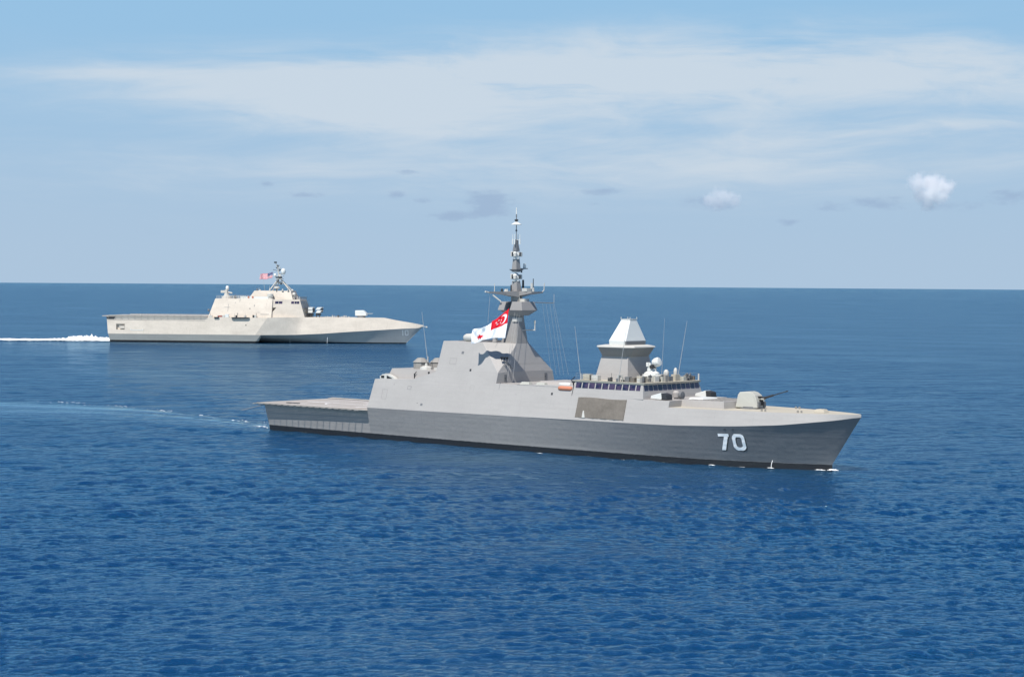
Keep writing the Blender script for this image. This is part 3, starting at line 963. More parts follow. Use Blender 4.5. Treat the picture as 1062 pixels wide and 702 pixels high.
# ---- bridge
br = MB()
zb0, zb1, zw0, zw1 = 8.82, 11.0, 9.98, 10.78
br.loft([[(67.7, -sw(8.83) + .004, 8.8), (81.05, -7.18, 8.8), (81.05, 7.18, 8.8), (67.7, sw(8.83) - .004, 8.8)],
         [(67.9, -6.62, 10.9), (80.62, -6.62, 10.9), (80.62, 6.62, 10.9), (67.9, 6.62, 10.9)]])
bridge = br.build('bridge', 'haze_grey', FR)
rf = MB()
rf.loft([[(67.6, -6.72, 10.86), (80.85, -6.72, 10.86), (80.85, 6.72, 10.86), (67.6, 6.72, 10.86)], [(67.6, -6.8, 11.12), (80.95, -6.8, 11.12), (80.95, 6.8, 11.12), (67.6, 6.8, 11.12)]])
roof = rf.build('bridge_roof', 'deck_tan', bridge)


def by(z): return 7.18 + (6.62 - 7.18) * (z - 8.8) / 2.1
def bx(z): return 81.05 + (80.62 - 81.05) * (z - 8.8) / 2.1


bw0 = 68.15
for k in range(10):
    xa = bw0 + k * 1.262; xb = xa + (1.06 if k < 9 else .72)
    for sg in (-1, 1):
        w_ = MB(); w_.hexa([(xa, sg * (by(zw0) - .1), zw0), (xb, sg * (by(zw0) - .1), zw0), (xb, sg * (by(zw0) + .02), zw0), (xa, sg * (by(zw0) + .02), zw0)],
                           [(xa, sg * (by(zw1) - .1), zw1), (xb, sg * (by(zw1) - .1), zw1), (xb, sg * (by(zw1) + .02), zw1), (xa, sg * (by(zw1) + .02), zw1)])
        w_.build('window', 'bridge_glass', bridge)
for k in range(12):
    ya = -6.55 + k * 1.10; yb = ya + .93
    w_ = MB(); w_.hexa([(bx(zw0) - .1, ya, zw0), (bx(zw0) + .02, ya, zw0), (bx(zw0) + .02, yb, zw0), (bx(zw0) - .1, yb, zw0)],
                       [(bx(zw1) - .1, ya, zw1), (bx(zw1) + .02, ya, zw1), (bx(zw1) + .02, yb, zw1), (bx(zw1) - .1, yb, zw1)])
    w_.build('window', 'bridge_glass', bridge)
rl = MB(); railing(rl, [(68.0, -6.6, 11.12), (80.6, -6.6, 11.12)], 1.0, 2.1, .012); railing(rl, [(68.0, 6.6, 11.12), (80.6, 6.6, 11.12)], 1.0, 2.1, .012)
rl.build('railing', 'drum_grey', roof)
# clutter on the bridge roof
for (x0, x1, y0, y1, h_, m_) in ((68.9, 70.2, -6.2, -5.3, .85, 'deck_tan'), (70.5, 71.7, -6.1, -5.3, .75, 'off_white'), (76.6, 77.4, -5.9, -5.2, .75, 'mid_metal'), (77.5, 78.3, -5.8, -5.0, .65, 'canvas_brown'),
                                (78.6, 79.6, -5.6, -4.4, .9, 'deck_tan'), (79.4, 80.1, -3.2, -2.2, .8, 'off_white'), (78.0, 79.2, -2.4, -.6, .8, 'gun_paint'), (79.3, 80.0, .2, 1.2, .7, 'mid_metal'),
                                (79.1, 79.9, 1.9, 3.0, .95, 'deck_tan'), (79.3, 80.1, 3.6, 4.3, .6, 'gun_paint'), (79.0, 80.1, 5.0, 5.8, .75, 'mid_metal'), (76.2, 77.2, -1.2, .6, 1.0, 'off_white'), (76.0, 76.9, 2.2, 3.6, .8, 'deck_tan')):
    q = MB(); q.box(x0, x1, y0, y1, 11.12, 11.12 + h_)
    for s_ in range(2): q.box(x0 + .1, x0 + .35, y0 - .03, y0 + .01, 11.3 + .3 * s_, 11.48 + .3 * s_)
    q.build('equipment_box', m_, roof, bevel=.05)
for (x_, y_) in ((75.8, -6.1), (79.8, -4.0), (79.9, -1.2), (80.1, 4.4)):
    q = MB(); q.tube((x_, y_, 11.12), (x_, y_, 11.75), .09); q.box(x_ - .22, x_ + .22, y_ - .18, y_ + .18, 11.75, 12.1); q.tube((x_, y_ - .1, 11.9), (x_ + .35, y_ - .35, 12.2), .1); q.build('searchlight', 'off_white' if x_ < 79 else 'mid_metal', roof)
q = MB(); q.tube((80.7, 6.5, 11.1), (80.7, 6.5, 12.1), .12); q.build('roof_post', 'off_white', roof)
rnd = random.Random(21)
for k in range(26):
    if k < 12: xx, yy = rnd.uniform(68.5, 80.3), rnd.uniform(-6.5, -5.6)
    else: xx, yy = rnd.uniform(79.2, 80.4), rnd.uniform(-6.2, 6.2)
    h_ = rnd.uniform(.25, .95); w_ = rnd.uniform(.06, .28)
    q = MB(); q.box(xx - w_, xx + w_, yy - w_, yy + w_, 11.12, 11.12 + h_)
    if k % 2: q.tube((xx, yy, 11.12 + h_ - .02), (xx, yy, 11.12 + h_ + rnd.uniform(.2, .7)), .035, n=4)
    q.build('roof_fitting', rnd.choice(['mid_metal', 'dark_metal', 'drum_grey', 'off_white', 'canvas_brown', 'gun_paint']), roof)
# tracking radar on its pedestal
tr = MB(); tr.frus((76.0, 78.8, -1.6, 1.6), 11.12, (76.3, 78.5, -1.3, 1.3), 12.0); tr.lathe((77.0, 0, 12.0), [(1.15, 0), (1.15, .25), (.7, .5), (.5, .9), (.05, 1.0)], 14)
tr.box(76.7, 77.3, -.75, -.45, 12.5, 13.7); tr.box(76.7, 77.3, .45, .75, 12.5, 13.7); tr.box(76.6, 77.0, -.9, -.3, 13.2, 13.8)
tro = tr.build('radar_director', 'white_paint', FR, bevel=.04)
q = MB(); q.lathe((77.3, .45, 13.75), [(.05, -.35), (.55, -.3), (.68, .1), (.68, .55), (.6, .72), (.05, .78)], 16, axis=(.86, .12, .28)); q.build('radar_dish', 'white_paint', tro, smooth=False)
q = MB(); q.box(76.9, 77.35, -.42, .42, 12.9, 13.5); q.lathe((77.4, -.6, 13.2), [(.05, -.2), (.28, -.2), (.28, .3), (.05, .32)], 10, axis=(1, 0, .2)); q.build('camera_housing', 'dark_metal', tro)
# satcom domes
for (x_, y_, r_, h_) in ((79.5, .2, .40, .75), (79.6, 2.3, .29, .95)):
    q = MB(); q.lathe((x_, y_, 11.12), [(.2, 0), (.2, h_ * .6), (r_, h_ * .7), (r_, h_ + .45), (r_ * .85, h_ + .75), (r_ * .5, h_ + .92), (.02, h_ + .98)], 16); q.build('satcom_dome', 'off_white', FR, smooth=True)

# ---- radar tower
tw = MB(); tw.loft([sq(68.75, 75.0, 3.2, 11.1), sq(69.5, 74.5, 2.5, 14.62)])
tower = tw.build('radar_tower', 'haze_grey', FR)


def octa(xa, xb, w, c, z): return [(xa + c, -w, z), (xb - c, -w, z), (xb, -w + c, z), (xb, w - c, z), (xb - c, w, z), (xa + c, w, z), (xa, w - c, z), (xa, -w + c, z)]


co = MB(); co.loft([octa(69.3, 74.7, 2.62, .5, 14.6), octa(68.6, 75.6, 3.5, 1.1, 15.95)])
cor = co.build('tower_collar', 'collar_grey', tower)
lip = MB(); lip.loft([octa(68.5, 75.7, 3.6, 1.1, 15.951), octa(68.55, 75.65, 3.55, 1.1, 16.12), octa(69.6, 74.8, 2.8, .9, 16.3)]); lip.build('collar_lip', 'off_white', cor)
py_ = MB(); py_.loft([octa(70.75, 73.75, 2.4, .12, 16.25), octa(70.75, 73.95, 2.5, .15, 16.9), octa(71.75, 73.45, .8, .1, 20.0)])
pyr = py_.build('radar_pyramid', 'white_paint', tower)
bd = MB(); bd.loft([octa(70.9, 73.99, 2.3, .12, 16.3), octa(70.9, 74.03, 2.42, .12, 16.84)]); bd.build('pyramid_base_band', 'mid_metal', pyr)
tp = MB(); tp.loft([octa(71.7, 73.5, .85, .1, 20.003), octa(71.7, 73.5, .85, .1, 20.1)])
for (x_, y_) in ((71.75, -.8), (73.45, -.8), (73.45, .8), (71.75, .8)): tp.tube((x_, y_, 20.0), (x_, y_, 20.4), .05)
tp.build('pyramid_cap', 'off_white', pyr)

# ---- forward: decks, decoy launchers, missile silo house, gun
sil = MB()
sil.loft([[(85.4, -4.15, 7.9), (93.1, -4.15, 7.9), (93.1, 4.15, 7.9), (85.4, 4.15, 7.9)], [(85.4, -3.95, 8.9), (92.9, -3.95, 8.9), (92.9, 3.95, 8.9), (85.4, 3.95, 8.9)]])
silo = sil.build('missile_silo', 'haze_grey', FR)
for i in range(4):
    for j in range(8):
        ht = MB(); ht.box(86.4 + i * 1.5, 87.5 + i * 1.5, -3.6 + j * .92, -2.86 + j * .92, 8.9, 8.95); ht.build('silo_hatch', 'drum_grey', silo)
for (x_, y_, a) in ((83.0, -5.6, 0), (83.6, 4.2, 0)):
    q = MB(); q.prism([(x_ - 1.4, 8.95), (x_ - 1.3, 9.35), (x_ + .2, 9.75), (x_ + .6, 9.85), (x_ + .7, 9.0), (x_ + .4, 8.85)], y_ - .6, y_ + .6)
    qo = q.build('decoy_launcher', 'white_paint', FR, bevel=.05)
    q = MB(); q.prism([(x_ + .705, 9.0), (x_ + .6, 9.82), (x_ + 1.5, 9.6), (x_ + 1.6, 8.85)], y_ - .7, y_ + .7); q.build('launcher_tubes', 'dark_metal', qo, bevel=.04)
q = MB(); q.tube((83.2, -2.2, 8.8), (83.2, -2.2, 9.2), .35); q.lathe((83.2, -2.2, 9.5), [(.05, -.5), (.5, -.45), (.55, .2), (.3, .5), (.02, .5)], 12); q.build('fairing', 'haze_grey_plain', FR)
q = MB(); q.lathe((83.9, -1.9, 9.35), [(.05, -.3), (.5, -.3), (.55, .25), (.05, .3)], 12, axis=(1, 0, 0)); q.build('hose_reel', 'mid_metal', FR)
q = MB(); q.frus((85.7, 88.3, -2.6, 1.0), 8.9, (85.9, 88.1, -2.4, .8), 9.15); q.build('cover_plate', 'white_paint', FR)

gun = empty('gun_turret', (0, 0, 0)); gun.parent = FR; gun.location = (95.0, 0, 7.9)
q = MB()
q.lathe((0, 0, 0), [(1.75, .0), (1.75, .12), (1.5, .14), (1.5, .3)], 20)
q.build('turret_ring', 'mid_metal', gun)
q = MB()
# faceted shield, curved brow at the front
prof = [(-2.0, .14), (-1.75, 1.9), (-1.55, 2.3), (-.1, 2.42), (.45, 2.28), (.95, 1.9), (1.25, 1.35), (1.45, .7), (1.5, .14)]
wid = [1.35, 1.12, .95, .82, .88, .98, 1.08, 1.18, 1.22]
n_ = len(prof)
vs = [(p[0], -w, p[1]) for p, w in zip(prof, wid)] + [(p[0], w, p[1]) for p, w in zip(prof, wid)]
fs = [tuple(range(n_)), tuple(reversed(range(n_, 2 * n_)))] + [(i, (i + 1) % n_, n_ + (i + 1) % n_, n_ + i) for i in range(n_)]
q.add(vs, fs)
shd = q.build('gun_shield', 'gun_paint', gun, bevel=.09)
q = MB(); q.box(1.0, 1.56, -.32, .32, .5, 1.75); q.build('barrel_slot', 'black_void', shd)
q = MB(); q.box(1.2, 1.62, -1.0, -.45, .2, 1.0); q.build('front_panel', 'mid_metal', shd)
q = MB(); q.box(1.2, 1.62, .45, 1.0, .2, 1.0); q.build('front_panel', 'mid_metal', shd)
q = MB(); e_ = Vector((math.cos(.29), 0, math.sin(.29)))
p0 = Vector((.9, 0, 1.25))
q.tube(p0, p0 + e_ * 1.3, .26, .2, 12); q.tube(p0 + e_ * 1.3, p0 + e_ * 2.6, .16, .14, 10); q.tube(p0 + e_ * 2.5, p0 + e_ * 4.9, .075, .055, 10); q.tube(p0 + e_ * 4.7, p0 + e_ * 5.0, .085, .085, 10)
bl = q.build('gun_barrel', 'dark_metal', gun)
q = MB(); q.box(1.25, 2.0, -.32, .32, 1.3, 1.5); q.build('barrel_cradle', 'gun_paint', bl, bevel=.03)
gun.rotation_euler = (0, 0, math.radians(4))

# weather-deck coating on the bow with spray breaker and bollards
for (x_, y_) in ((99.5, -4.2), (99.5, 4.2), (104.5, -2.8), (104.5, 2.8)):
    for d_ in (0, .6): q = MB(); q.tube((x_ + d_, y_, 7.9), (x_ + d_, y_, 8.2), .14, n=8); q.build('bollard', 'drum_grey', FR)
q = MB(); q.frus((105.6, 107.4, -.7, .7), 7.9, (105.9, 107.1, -.5, .5), 8.35); q.build('capstan', 'deck_tan', FR, bevel=.06)

# ---- aft deck fittings
for i, (x_, y_) in enumerate(((34.5, 4.6 - 7.6), (39.4 - .1, 1.9 - 3.6))):
    x_, y_ = ((33.0, -2.9 + .2), (36.6, .0))[i]
for i, (x_, y_) in enumerate(((32.3, -3.0), (34.4, -1.2))):
    q = MB(); c_ = (x_, y_, 11.4)
    q.lathe(c_, [(1.2, 0), (1.2, 1.05), (1.34, 1.08), (.55, 1.75), (.02, 1.8)], 8); q.build('covered_launcher', 'drum_grey', FR)
q = MB()
q.box(28.8, 33.0, 1.6, 2.2, 11.4, 12.15); q.build('vent_housing', 'mid_metal', FR)
q = MB(); q.frus((28.3, 29.3, -.2, 2.0), 11.4, (28.6, 29.2, 0, 1.8), 12.4); q.build('access_hatch', 'haze_grey_plain', FR)
q = MB(); q.lathe((34.9, -4.4, 11.4), [(1.05, 0), (.95, .4), (.6, .55), (.25, .6), (.2, 1.0), (.02, 1.05)], 8); q.build('aerial_base', 'off_white', FR)
q = MB(); q.box(37.2, 39.2, -5.0, -4.3, 11.4, 11.8); q.build('deck_step', 'off_white', FR)
for (x_, z_) in ((33.6, 10.25), ):
    q = MB(); q.box(x_, x_ + .12, -5.92, -5.75, 9.8, 10.8); q.tube((x_ + .2, -5.9, 10.7), (x_ + .5, -5.85, 11.1), .06); q.build('ladder', 'dark_metal', hh)
q = MB(); q.box(37.3, 37.62, -6.50, -6.42, 10.5, 11.2); q.build('dark_vent', 'black_void', hh)
# covered motor boat on the port-aft side of the hangar roof
q = MB(); q.prism([(26.7, 9.66), (26.6, 10.1), (27.2, 10.45), (28.6, 10.5), (29.6, 10.2), (30.4, 9.66)], -6.75, -6.05); q.build('inflatable_boat', 'off_white', FR, bevel=.08)
q = MB(); q.box(27.0, 27.7, -6.78, -6.74, 9.85, 10.25); q.build('boat_fender', 'black_void', FR)
q = MB(); q.prism([(28.3, 9.8), (28.3, 10.3), (29.6, 9.85)], -6.78, -6.74); q.build('boat_fender', 'black_void', FR)
for (a, b, r_) in (((35.2, -4.4, 12.6), (34.1, -4.7, 20.6), .05), ((68.7, -6.3, 11.1), (67.6, -6.5, 19.0), .045), ((75.9, -6.45, 11.1), (77.7, -6.55, 20.6), .05), ((78.2, 4.6, 11.1), (79.0, 5.8, 19.9), .045), ((78.0, 1.0, 11.1), (78.5, 1.0, 20.3), .03)):
    q = MB(); q.tube(a, Vector(a) + Vector((0, 0, .9)), .13, .1); q.tube(Vector(a).lerp(Vector(b), .1), b, r_ * .95, r_ * .35, 5); q.build('whip_aerial', 'rope', FR)
# small details on the big grey side: vents, scuttles, weld pads
for (x_, z_, w_, h_, m_) in ((36.2, 6.2, .12, .12, 'dark_metal'), (49.5, 6.35, .14, .2, 'dark_metal'), (53.0, 7.5, .06, 2.6, 'mid_metal'), (30.3, 8.9, .1, .1, 'dark_metal'), (44.0, 7.2, .12, .12, 'dark_metal'), (62.5, 6.6, .1, .16, 'mid_metal')):
    q = MB(); q.hexa([(x_, -sw(z_) - .012, z_), (x_ + w_, -sw(z_) - .012, z_), (x_ + w_, -sw(z_) + .1, z_), (x_, -sw(z_) + .1, z_)],
                     [(x_, -sw(z_ + h_) - .012, z_ + h_), (x_ + w_, -sw(z_ + h_) - .012, z_ + h_), (x_ + w_, -sw(z_ + h_) + .1, z_ + h_), (x_, -sw(z_ + h_) + .1, z_ + h_)])
    q.build('side_fitting', m_, cit)

rnd = random.Random(31)
for (x_, z_, w_, h_, m_) in ((28.0, 6.6, 1.1, 1.5, 'mast_grey'), (33.5, 8.3, .8, .5, 'mid_metal'), (37.0, 5.9, .5, .35, 'mid_metal'), (41.6, 12.6, 1.4, .9, 'mast_grey'), (43.8, 14.2, .5, .4, 'mid_metal'),
                             (46.2, 11.6, .35, .35, 'dark_metal'), (47.0, 7.9, .8, 1.6, 'mast_grey'), (56.4, 8.2, .45, .3, 'mid_metal'), (59.8, 6.1, .9, .5, 'mast_grey'), (63.6, 8.7, .35, .35, 'dark_metal'), (66.6, 6.2, .7, 1.5, 'mast_grey')):
    fr_ = .035 if w_ > .6 else None      # larger ones read as a thin frame, smaller as a fitting
    bars = [(x_, z_, w_, h_)] if not fr_ else [(x_, z_, w_, fr_), (x_, z_ + h_ - fr_, w_, fr_), (x_, z_ + fr_, fr_, h_ - 2 * fr_), (x_ + w_ - fr_, z_ + fr_, fr_, h_ - 2 * fr_)]
    q = MB()
    for (a, b, c_, d_) in bars:
        q.hexa([(a, -sw(b) - .02, b), (a + c_, -sw(b) - .02, b), (a + c_, -sw(b) + .05, b), (a, -sw(b) + .05, b)],
               [(a, -sw(b + d_) - .02, b + d_), (a + c_, -sw(b + d_) - .02, b + d_), (a + c_, -sw(b + d_) + .05, b + d_), (a, -sw(b + d_) + .05, b + d_)])
    q.build('access_frame' if fr_ else 'side_fitting', m_, cit)

# ------------------------------------------------------------------ flags


def flag(name, label, W, H, nu, nv, mapf, colour, mats):
    mb = MB()
    vs = [tuple(mapf(i / nu, j / nv)) for i in range(nu + 1) for j in range(nv + 1)]
    fs = []; mi = []
    for i in range(nu):
        for j in range(nv):
            fs.append((i * (nv + 1) + j, (i + 1) * (nv + 1) + j, (i + 1) * (nv + 1) + j + 1, i * (nv + 1) + j + 1))
            mi.append(colour((i + .5) / nu, (j + .5) / nv))
    mb.v = vs; mb.f = fs; mb.mi = mi
    o = mb.build(name, mats, None, smooth=True)
    sld = o.modifiers.new('thickness', 'SOLIDIFY'); sld.thickness = .01
    tag(o, label, 'flag')
    return o


def star_in(x, y, cx, cy, r, pts=5, inner=.42, rot=math.pi / 2):
    dx, dy = x - cx, y - cy; d = math.hypot(dx, dy)
    if d > r: return False
    a = (math.atan2(dy, dx) - rot) % (2 * math.pi / pts)
    a = abs(a - math.pi / pts) / (math.pi / pts)      # 1 at the tip, 0 between
    return d < r * (inner + (1 - inner) * a ** 1.6)


def naval_colour(u, v):       # v=0 top ; cloth aspect 3:2
    x, y = u * 1.5, 1 - v
    if u < .46 and v < .5:
        if math.hypot(x - .23, y - .75) < .17 and math.hypot(x - .30, y - .75) > .155: return 1
        for k in range(5):
            a = math.pi / 2 + k * 2 * math.pi / 5
            if star_in(x, y, .37 + .085 * math.cos(a), .75 + .085 * math.sin(a), .035): return 1
        return 0
    if star_in(x, y, 1.14, .30, .19, 8, .45): return 0
    return 1


TL, BL_ = Vector((54.0, -5.95, 21.5)), Vector((53.5, -6.2, 16.9))
TR, BR = Vector((48.0, -8.1, 17.95)), Vector((48.3, -8.0, 15.9))


def naval_map(u, v):
    p = TL.lerp(TR, u).lerp(BL_.lerp(BR, u), v)
    # top edge sags between hoist and fly, cloth ripples towards the fly
    p.z -= .66 * math.sin(math.pi * u) * (1 - v)
    p.z += .35 * math.sin(math.pi * u) * v
    w = (1 - v * .3)
    a = .30 * (u ** .6) * math.sin(13 * u - 2.2 * v + .6) + .13 * math.sin(27 * u + 5 * v) * (u ** .5) + .05 * math.sin(45 * u - 9 * v)
    p.y += a * w
    p.x += .10 * math.sin(12 * u + 4 * v) * u
    p.z += .07 * math.sin(16 * u + 3 * v) * u
    return l2w(FR_O, FR_A, p.x, p.y, p.z)


flag('naval_ensign', 'large white flag with red corner, crescent and red star, flying from the near grey ship', 6, 4, 108, 72, naval_map, naval_colour, ['flag_red', 'flag_white'])


def us_colour(u, v):
    if u < .4 and v < 7 / 13:
        cx = u / .4 * 6; cy = v / (7 / 13) * 5
        fx, fy = cx % 1 - .5, cy % 1 - .5
        return 1 if fx * fx + fy * fy < .05 else 2
    return 0 if int(v * 13) % 2 == 0 else 1


def us_map(u, v):
    p = Vector((64.1, -1.0, 28.6)).lerp(Vector((59.2, -2.4, 27.6)), u)
    p.z -= v * (2.35 - .25 * u) + .25 * math.sin(math.pi * u)
    p.y += .32 * (u ** .6) * math.sin(10 * u + 1.2 * v) + .08 * math.sin(24 * u + 3 * v)
    p.x -= .35 * v
    p.z += .14 * math.sin(9 * u + .8) * u
    return l2w(LC_O, LC_A, p.x, p.y, p.z)


flag('national_flag', 'small striped red and white flag with blue corner on the farther cream ship', 5, 2.6, 72, 52, us_map, us_colour, ['flag_red', 'flag_white', 'flag_blue'])

# ------------------------------------------------------------------ far ship: the cream trimaran
LC = empty('trimaran_warship', LC_O, LC_A)
tag(LC, 'farther warship, cream angular trimaran with long flat stern deck and dark underside of its bow', 'warship')

# after hull with outriggers
q = MB()
ring = lambda x, sh=0: [(x + sh, -14.9, 3.3), (x - .8 if x < 5 else x, -14.1, 10.2), (x - .8 if x < 5 else x, 14.1, 10.2), (x + sh, 14.9, 3.3)]
q.loft([ring(-.3), ring(30), [(60.2, -14.9, 3.3), (64.8, -14.1, 10.2), (64.8, 14.1, 10.2), (60.2, 14.9, 3.3)]])
ah = q.build('hull', 'lcs_cream', LC)
cutp = MB(); cutp.box(3.0, 6.5, -16.5, -13.6, 5.0, 7.3); cut(ah, cutp)
q = MB(); q.box(4.3, 6.45, -14.7, -13.9, 5.4, 6.5); q.build('stern_port_fitting', 'lcs_cream', ah)
for nm_, sg in (('outrigger', -1), ('outrigger', 1)):
    q = MB()
    rg_ = []
    for x, i_, t in ((.3, 0, 0), (20, 0, 0), (45, 0, 0), (59.8, .0, 1)):
        wI = 10.8 if x < 50 else 13.6
        rg_.append([(x, sg * wI, -2), (x, sg * (13.9 if x < 59 else 14.0), -2), (x + (0 if x < 59 else 0), sg * 14.2, .2), (x - (.5 if x < 5 else 0) + (2.6 if x > 59 else 0), sg * 14.895, 3.32), (x + (2.6 if x > 59 else 0), sg * (wI - .6), 3.32)])
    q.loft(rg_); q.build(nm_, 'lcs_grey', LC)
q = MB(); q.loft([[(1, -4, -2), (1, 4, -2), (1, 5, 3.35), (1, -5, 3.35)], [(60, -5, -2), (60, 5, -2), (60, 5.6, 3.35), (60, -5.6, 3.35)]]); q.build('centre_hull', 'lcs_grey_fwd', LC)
# forward hull
yc = smoothtab([(58, 14.95), (61, 14.85), (66, 13.6), (70, 12.4), (78, 9.9), (90, 7.6), (100, 5.7), (110, 3.75), (118, 2.0), (123.5, .7), (125.6, 0), (130, -1)], .6)
zc_ = smoothtab([(58, 3.25), (75.7, 3.4), (86, 3.91), (96.5, 4.7), (109, 5.5), (118, 6.1), (123.8, 6.3), (125.6, 7.2), (130, 7.3)], .5)
zd_ = smoothtab([(58, 10.4), (91, 10.4), (109.3, 10.3), (114.7, 9.3), (121, 8.35), (125.6, 7.5), (130, 7.5)], .4)
ywl = smoothtab([(58, 5.4), (70, 5.4), (85, 4.6), (100, 3.0), (110, 1.5), (118.4, 0), (122, -.7)], 1)
up_, lo_ = MB(), MB()
tsl = [60.2, 66] + list(np.linspace(70, 124, 44)) + [124.8, 125.6]
lru, lrl = [], []
for t in tsl:
    c_ = max(0, yc(t)) if t < 125.5 else 0; z0 = zc_(t); z1 = zd_(t); dd = max(0, c_ - .27 * (z1 - z0)) if t < 120 else max(0, c_ * .75)
    xd = t + 4.6 * max(0.0, (80 - t) / 19.8)          # deck edge runs ahead of the chine at the break in the side
    z1 = zd_(xd) - (.19 if t < 60.5 else 0)
    dk = max(0, yc(xd) - .27 * (z1 - zc_(xd))) if t < 120 else dd
    k_ = min(1, max(0, (t - 60.2) / 16)); dd = dk * k_ + 14.1 * (1 - k_)
    lru.append([(t, -c_, z0), (xd, -dd, z1), (xd, dd, z1), (t, c_, z0)])
    f = max(0, (t - 75) / (125.6 - 75)); xb = 75 + (118.4 - 75) * f if t > 75 else t
    w_ = max(0, ywl(xb)) if f < .999 else 0
    xm = xb + (t - xb) * .5; zm = z0 * .5; wm = (w_ + (c_ - w_) * .42)
    lrl.append([(xb, -w_, -2), (xb, -w_, 0.0), (xb + (t - xb) * .06, -(w_ + .08 * (w_ > 0)), .4), (xm, -wm, zm), (t, -c_, z0 - .003), (t, c_, z0 - .003), (xm, wm, zm), (xb + (t - xb) * .06, w_ + .08 * (w_ > 0), .4), (xb, w_, 0.0), (xb, w_, -2)])
up_.loft(lru); fh = up_.build('forward_hull', 'lcs_cream', LC, smooth=True); fh.data.set_sharp_from_angle(angle=math.radians(24))
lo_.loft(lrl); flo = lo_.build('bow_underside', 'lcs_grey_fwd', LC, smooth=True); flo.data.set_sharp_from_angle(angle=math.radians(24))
q = MB(); q.tube((125.0, 0, 7.0), (126.9, 0, 6.9), .12); q.ball((126.9, 0, 6.7), .4, 6); q.build('bow_fitting', 'lcs_metal', LC)


def lcs_y(x, z):
    t = x
    for _ in range(3):
        f = max(0, (t - 75) / 50.6); xb = 75 + 43.4 * f; z0 = zc_(t)
        s = z / z0
        xx = xb + (t - xb) * s
        t += (x - xx)
    c_ = yc(t); w_ = max(0, ywl(75 + 43.4 * max(0, (t - 75) / 50.6)))
    wm = w_ + (c_ - w_) * .42
    return w_ + (wm - w_) * s / .5 if s < .5 else wm + (c_ - wm) * (s - .5) / .5


for x0, w, fn, s_ in ((117.0, .9, digit1, .42), (118.25, 1.5, digit0, .40)):
    q = MB(); raster_shape(q, lambda u, v, fn=fn, w=w, s_=s_: fn(u, v, w, 2.3, s_), w, 2.3, .08, lambda u, v, x0=x0: (x0 + u, -(lcs_y(x0 + u, 3.25 + v) + .05), 3.25 + v)); q.build('hull_digit', 'lcs_number', flo)

# flight deck + nets
q = MB(); q.box(-3.0, 40, -13.9, 13.9, 10.203, 10.55); fd2 = q.build('flight_deck', 'deck_grey', LC)
for sg in (-1, 1):
    q = MB(); f2 = MB()
    for k in range(15):
        x0 = -.2 + k * 2.7
        f2.tube((x0, sg * 13.8, 10.5), (x0 + .1, sg * 14.95, 10.75), .06, n=4)
        f2.tube((x0, sg * 14.32, 9.1), (x0 + .1, sg * 14.95, 10.7), .05, n=4)
        for s_ in range(6): q.box(x0 + .05, x0 + 2.6, min(sg * (13.95 + s_ * .17), sg * (14.03 + s_ * .17)), max(sg * (13.95 + s_ * .17), sg * (14.03 + s_ * .17)), 10.53 + s_ * .03, 10.55 + s_ * .03)
    f2.tube((-.2, sg * 14.95, 10.75), (39.5, sg * 14.95, 10.75), .07, n=4)
    f2.tube((-.2, sg * 14.4, 9.05), (39.5, sg * 14.4, 9.05), .05, n=4)
    nt = q.build('safety_net', 'lcs_metal', fd2); f2.build('net_frame', 'net_grey', nt)
q = MB(); q.frus((-.9, 1.9, -14.34, -13), 9.2, (-1.3, 2.6, -14.25, -13), 10.1); q.build('stern_recess', 'dark_metal', ah)
q = MB(); q.box(9.0, 14.2, -14.82, -14.5, 4.75, 4.95); q.box(9.0, 9.2, -14.85, -14.5, 4.75, 5.4); q.box(14.0, 14.2, -14.85, -14.5, 4.75, 5.4); q.build('fender_rail', 'white_paint', ah)
q = MB(); q.prism([(50.2, 10.3), (50.9, 9.75), (56.9, 9.75), (57.6, 10.3)], -14.9, -13.8); q.build('side_gallery', 'dark_metal', ah)
q = MB(); q.frus((43.4, 44.9, -14.6, -14), 9.8, (43.1, 45.2, -14.8, -14), 10.35); q.build('side_sponson', 'dark_metal', ah)
q = MB(); q.box(56, 56.4, -14.52, -14.2, 7.0, 7.35); q.build('side_scuttle', 'black_void', ah)

# superstructure
q = MB(); q.loft([[(40.2, -12.4, 10.2), (40.2, 12.4, 10.2), (42.5, 9.9, 17.7), (42.5, -9.9, 17.7)], [(66, -12.4, 10.2), (66, 12.4, 10.2), (66, 9.9, 17.7), (66, -9.9, 17.7)]])
ss = q.build('superstructure', 'lcs_cream', LC)
q = MB(); q2 = MB(); q2.loft([[(62.2, -12.6, 9.9), (62.2, 12.6, 9.9), (64.0, 10.0, 17.5), (64.0, -10.0, 17.5)], [(78.7, -7.95, 10.1), (78.7, 7.95, 10.1), (76.3, 6.5, 17.5), (76.3, -6.5, 17.5)]])
fw = q2.build('bridge_block', 'lcs_cream', LC)
c2 = MB(); c2.loft([[(61.0, -16, 10.75), (64.7, -16, 10.75), (67.5, -16, 14.2), (61.2, -16, 14.2)], [(61.0, -8.6, 10.75), (64.7, -8.6, 10.75), (67.5, -8.6, 14.2), (61.2, -8.6, 14.2)]])
cut(fw, c2)
q = MB(); q.box(61.5, 65.0, -12.0, -9.5, 10.8, 11.6); q.build('stowed_boat', 'mid_metal', fw)
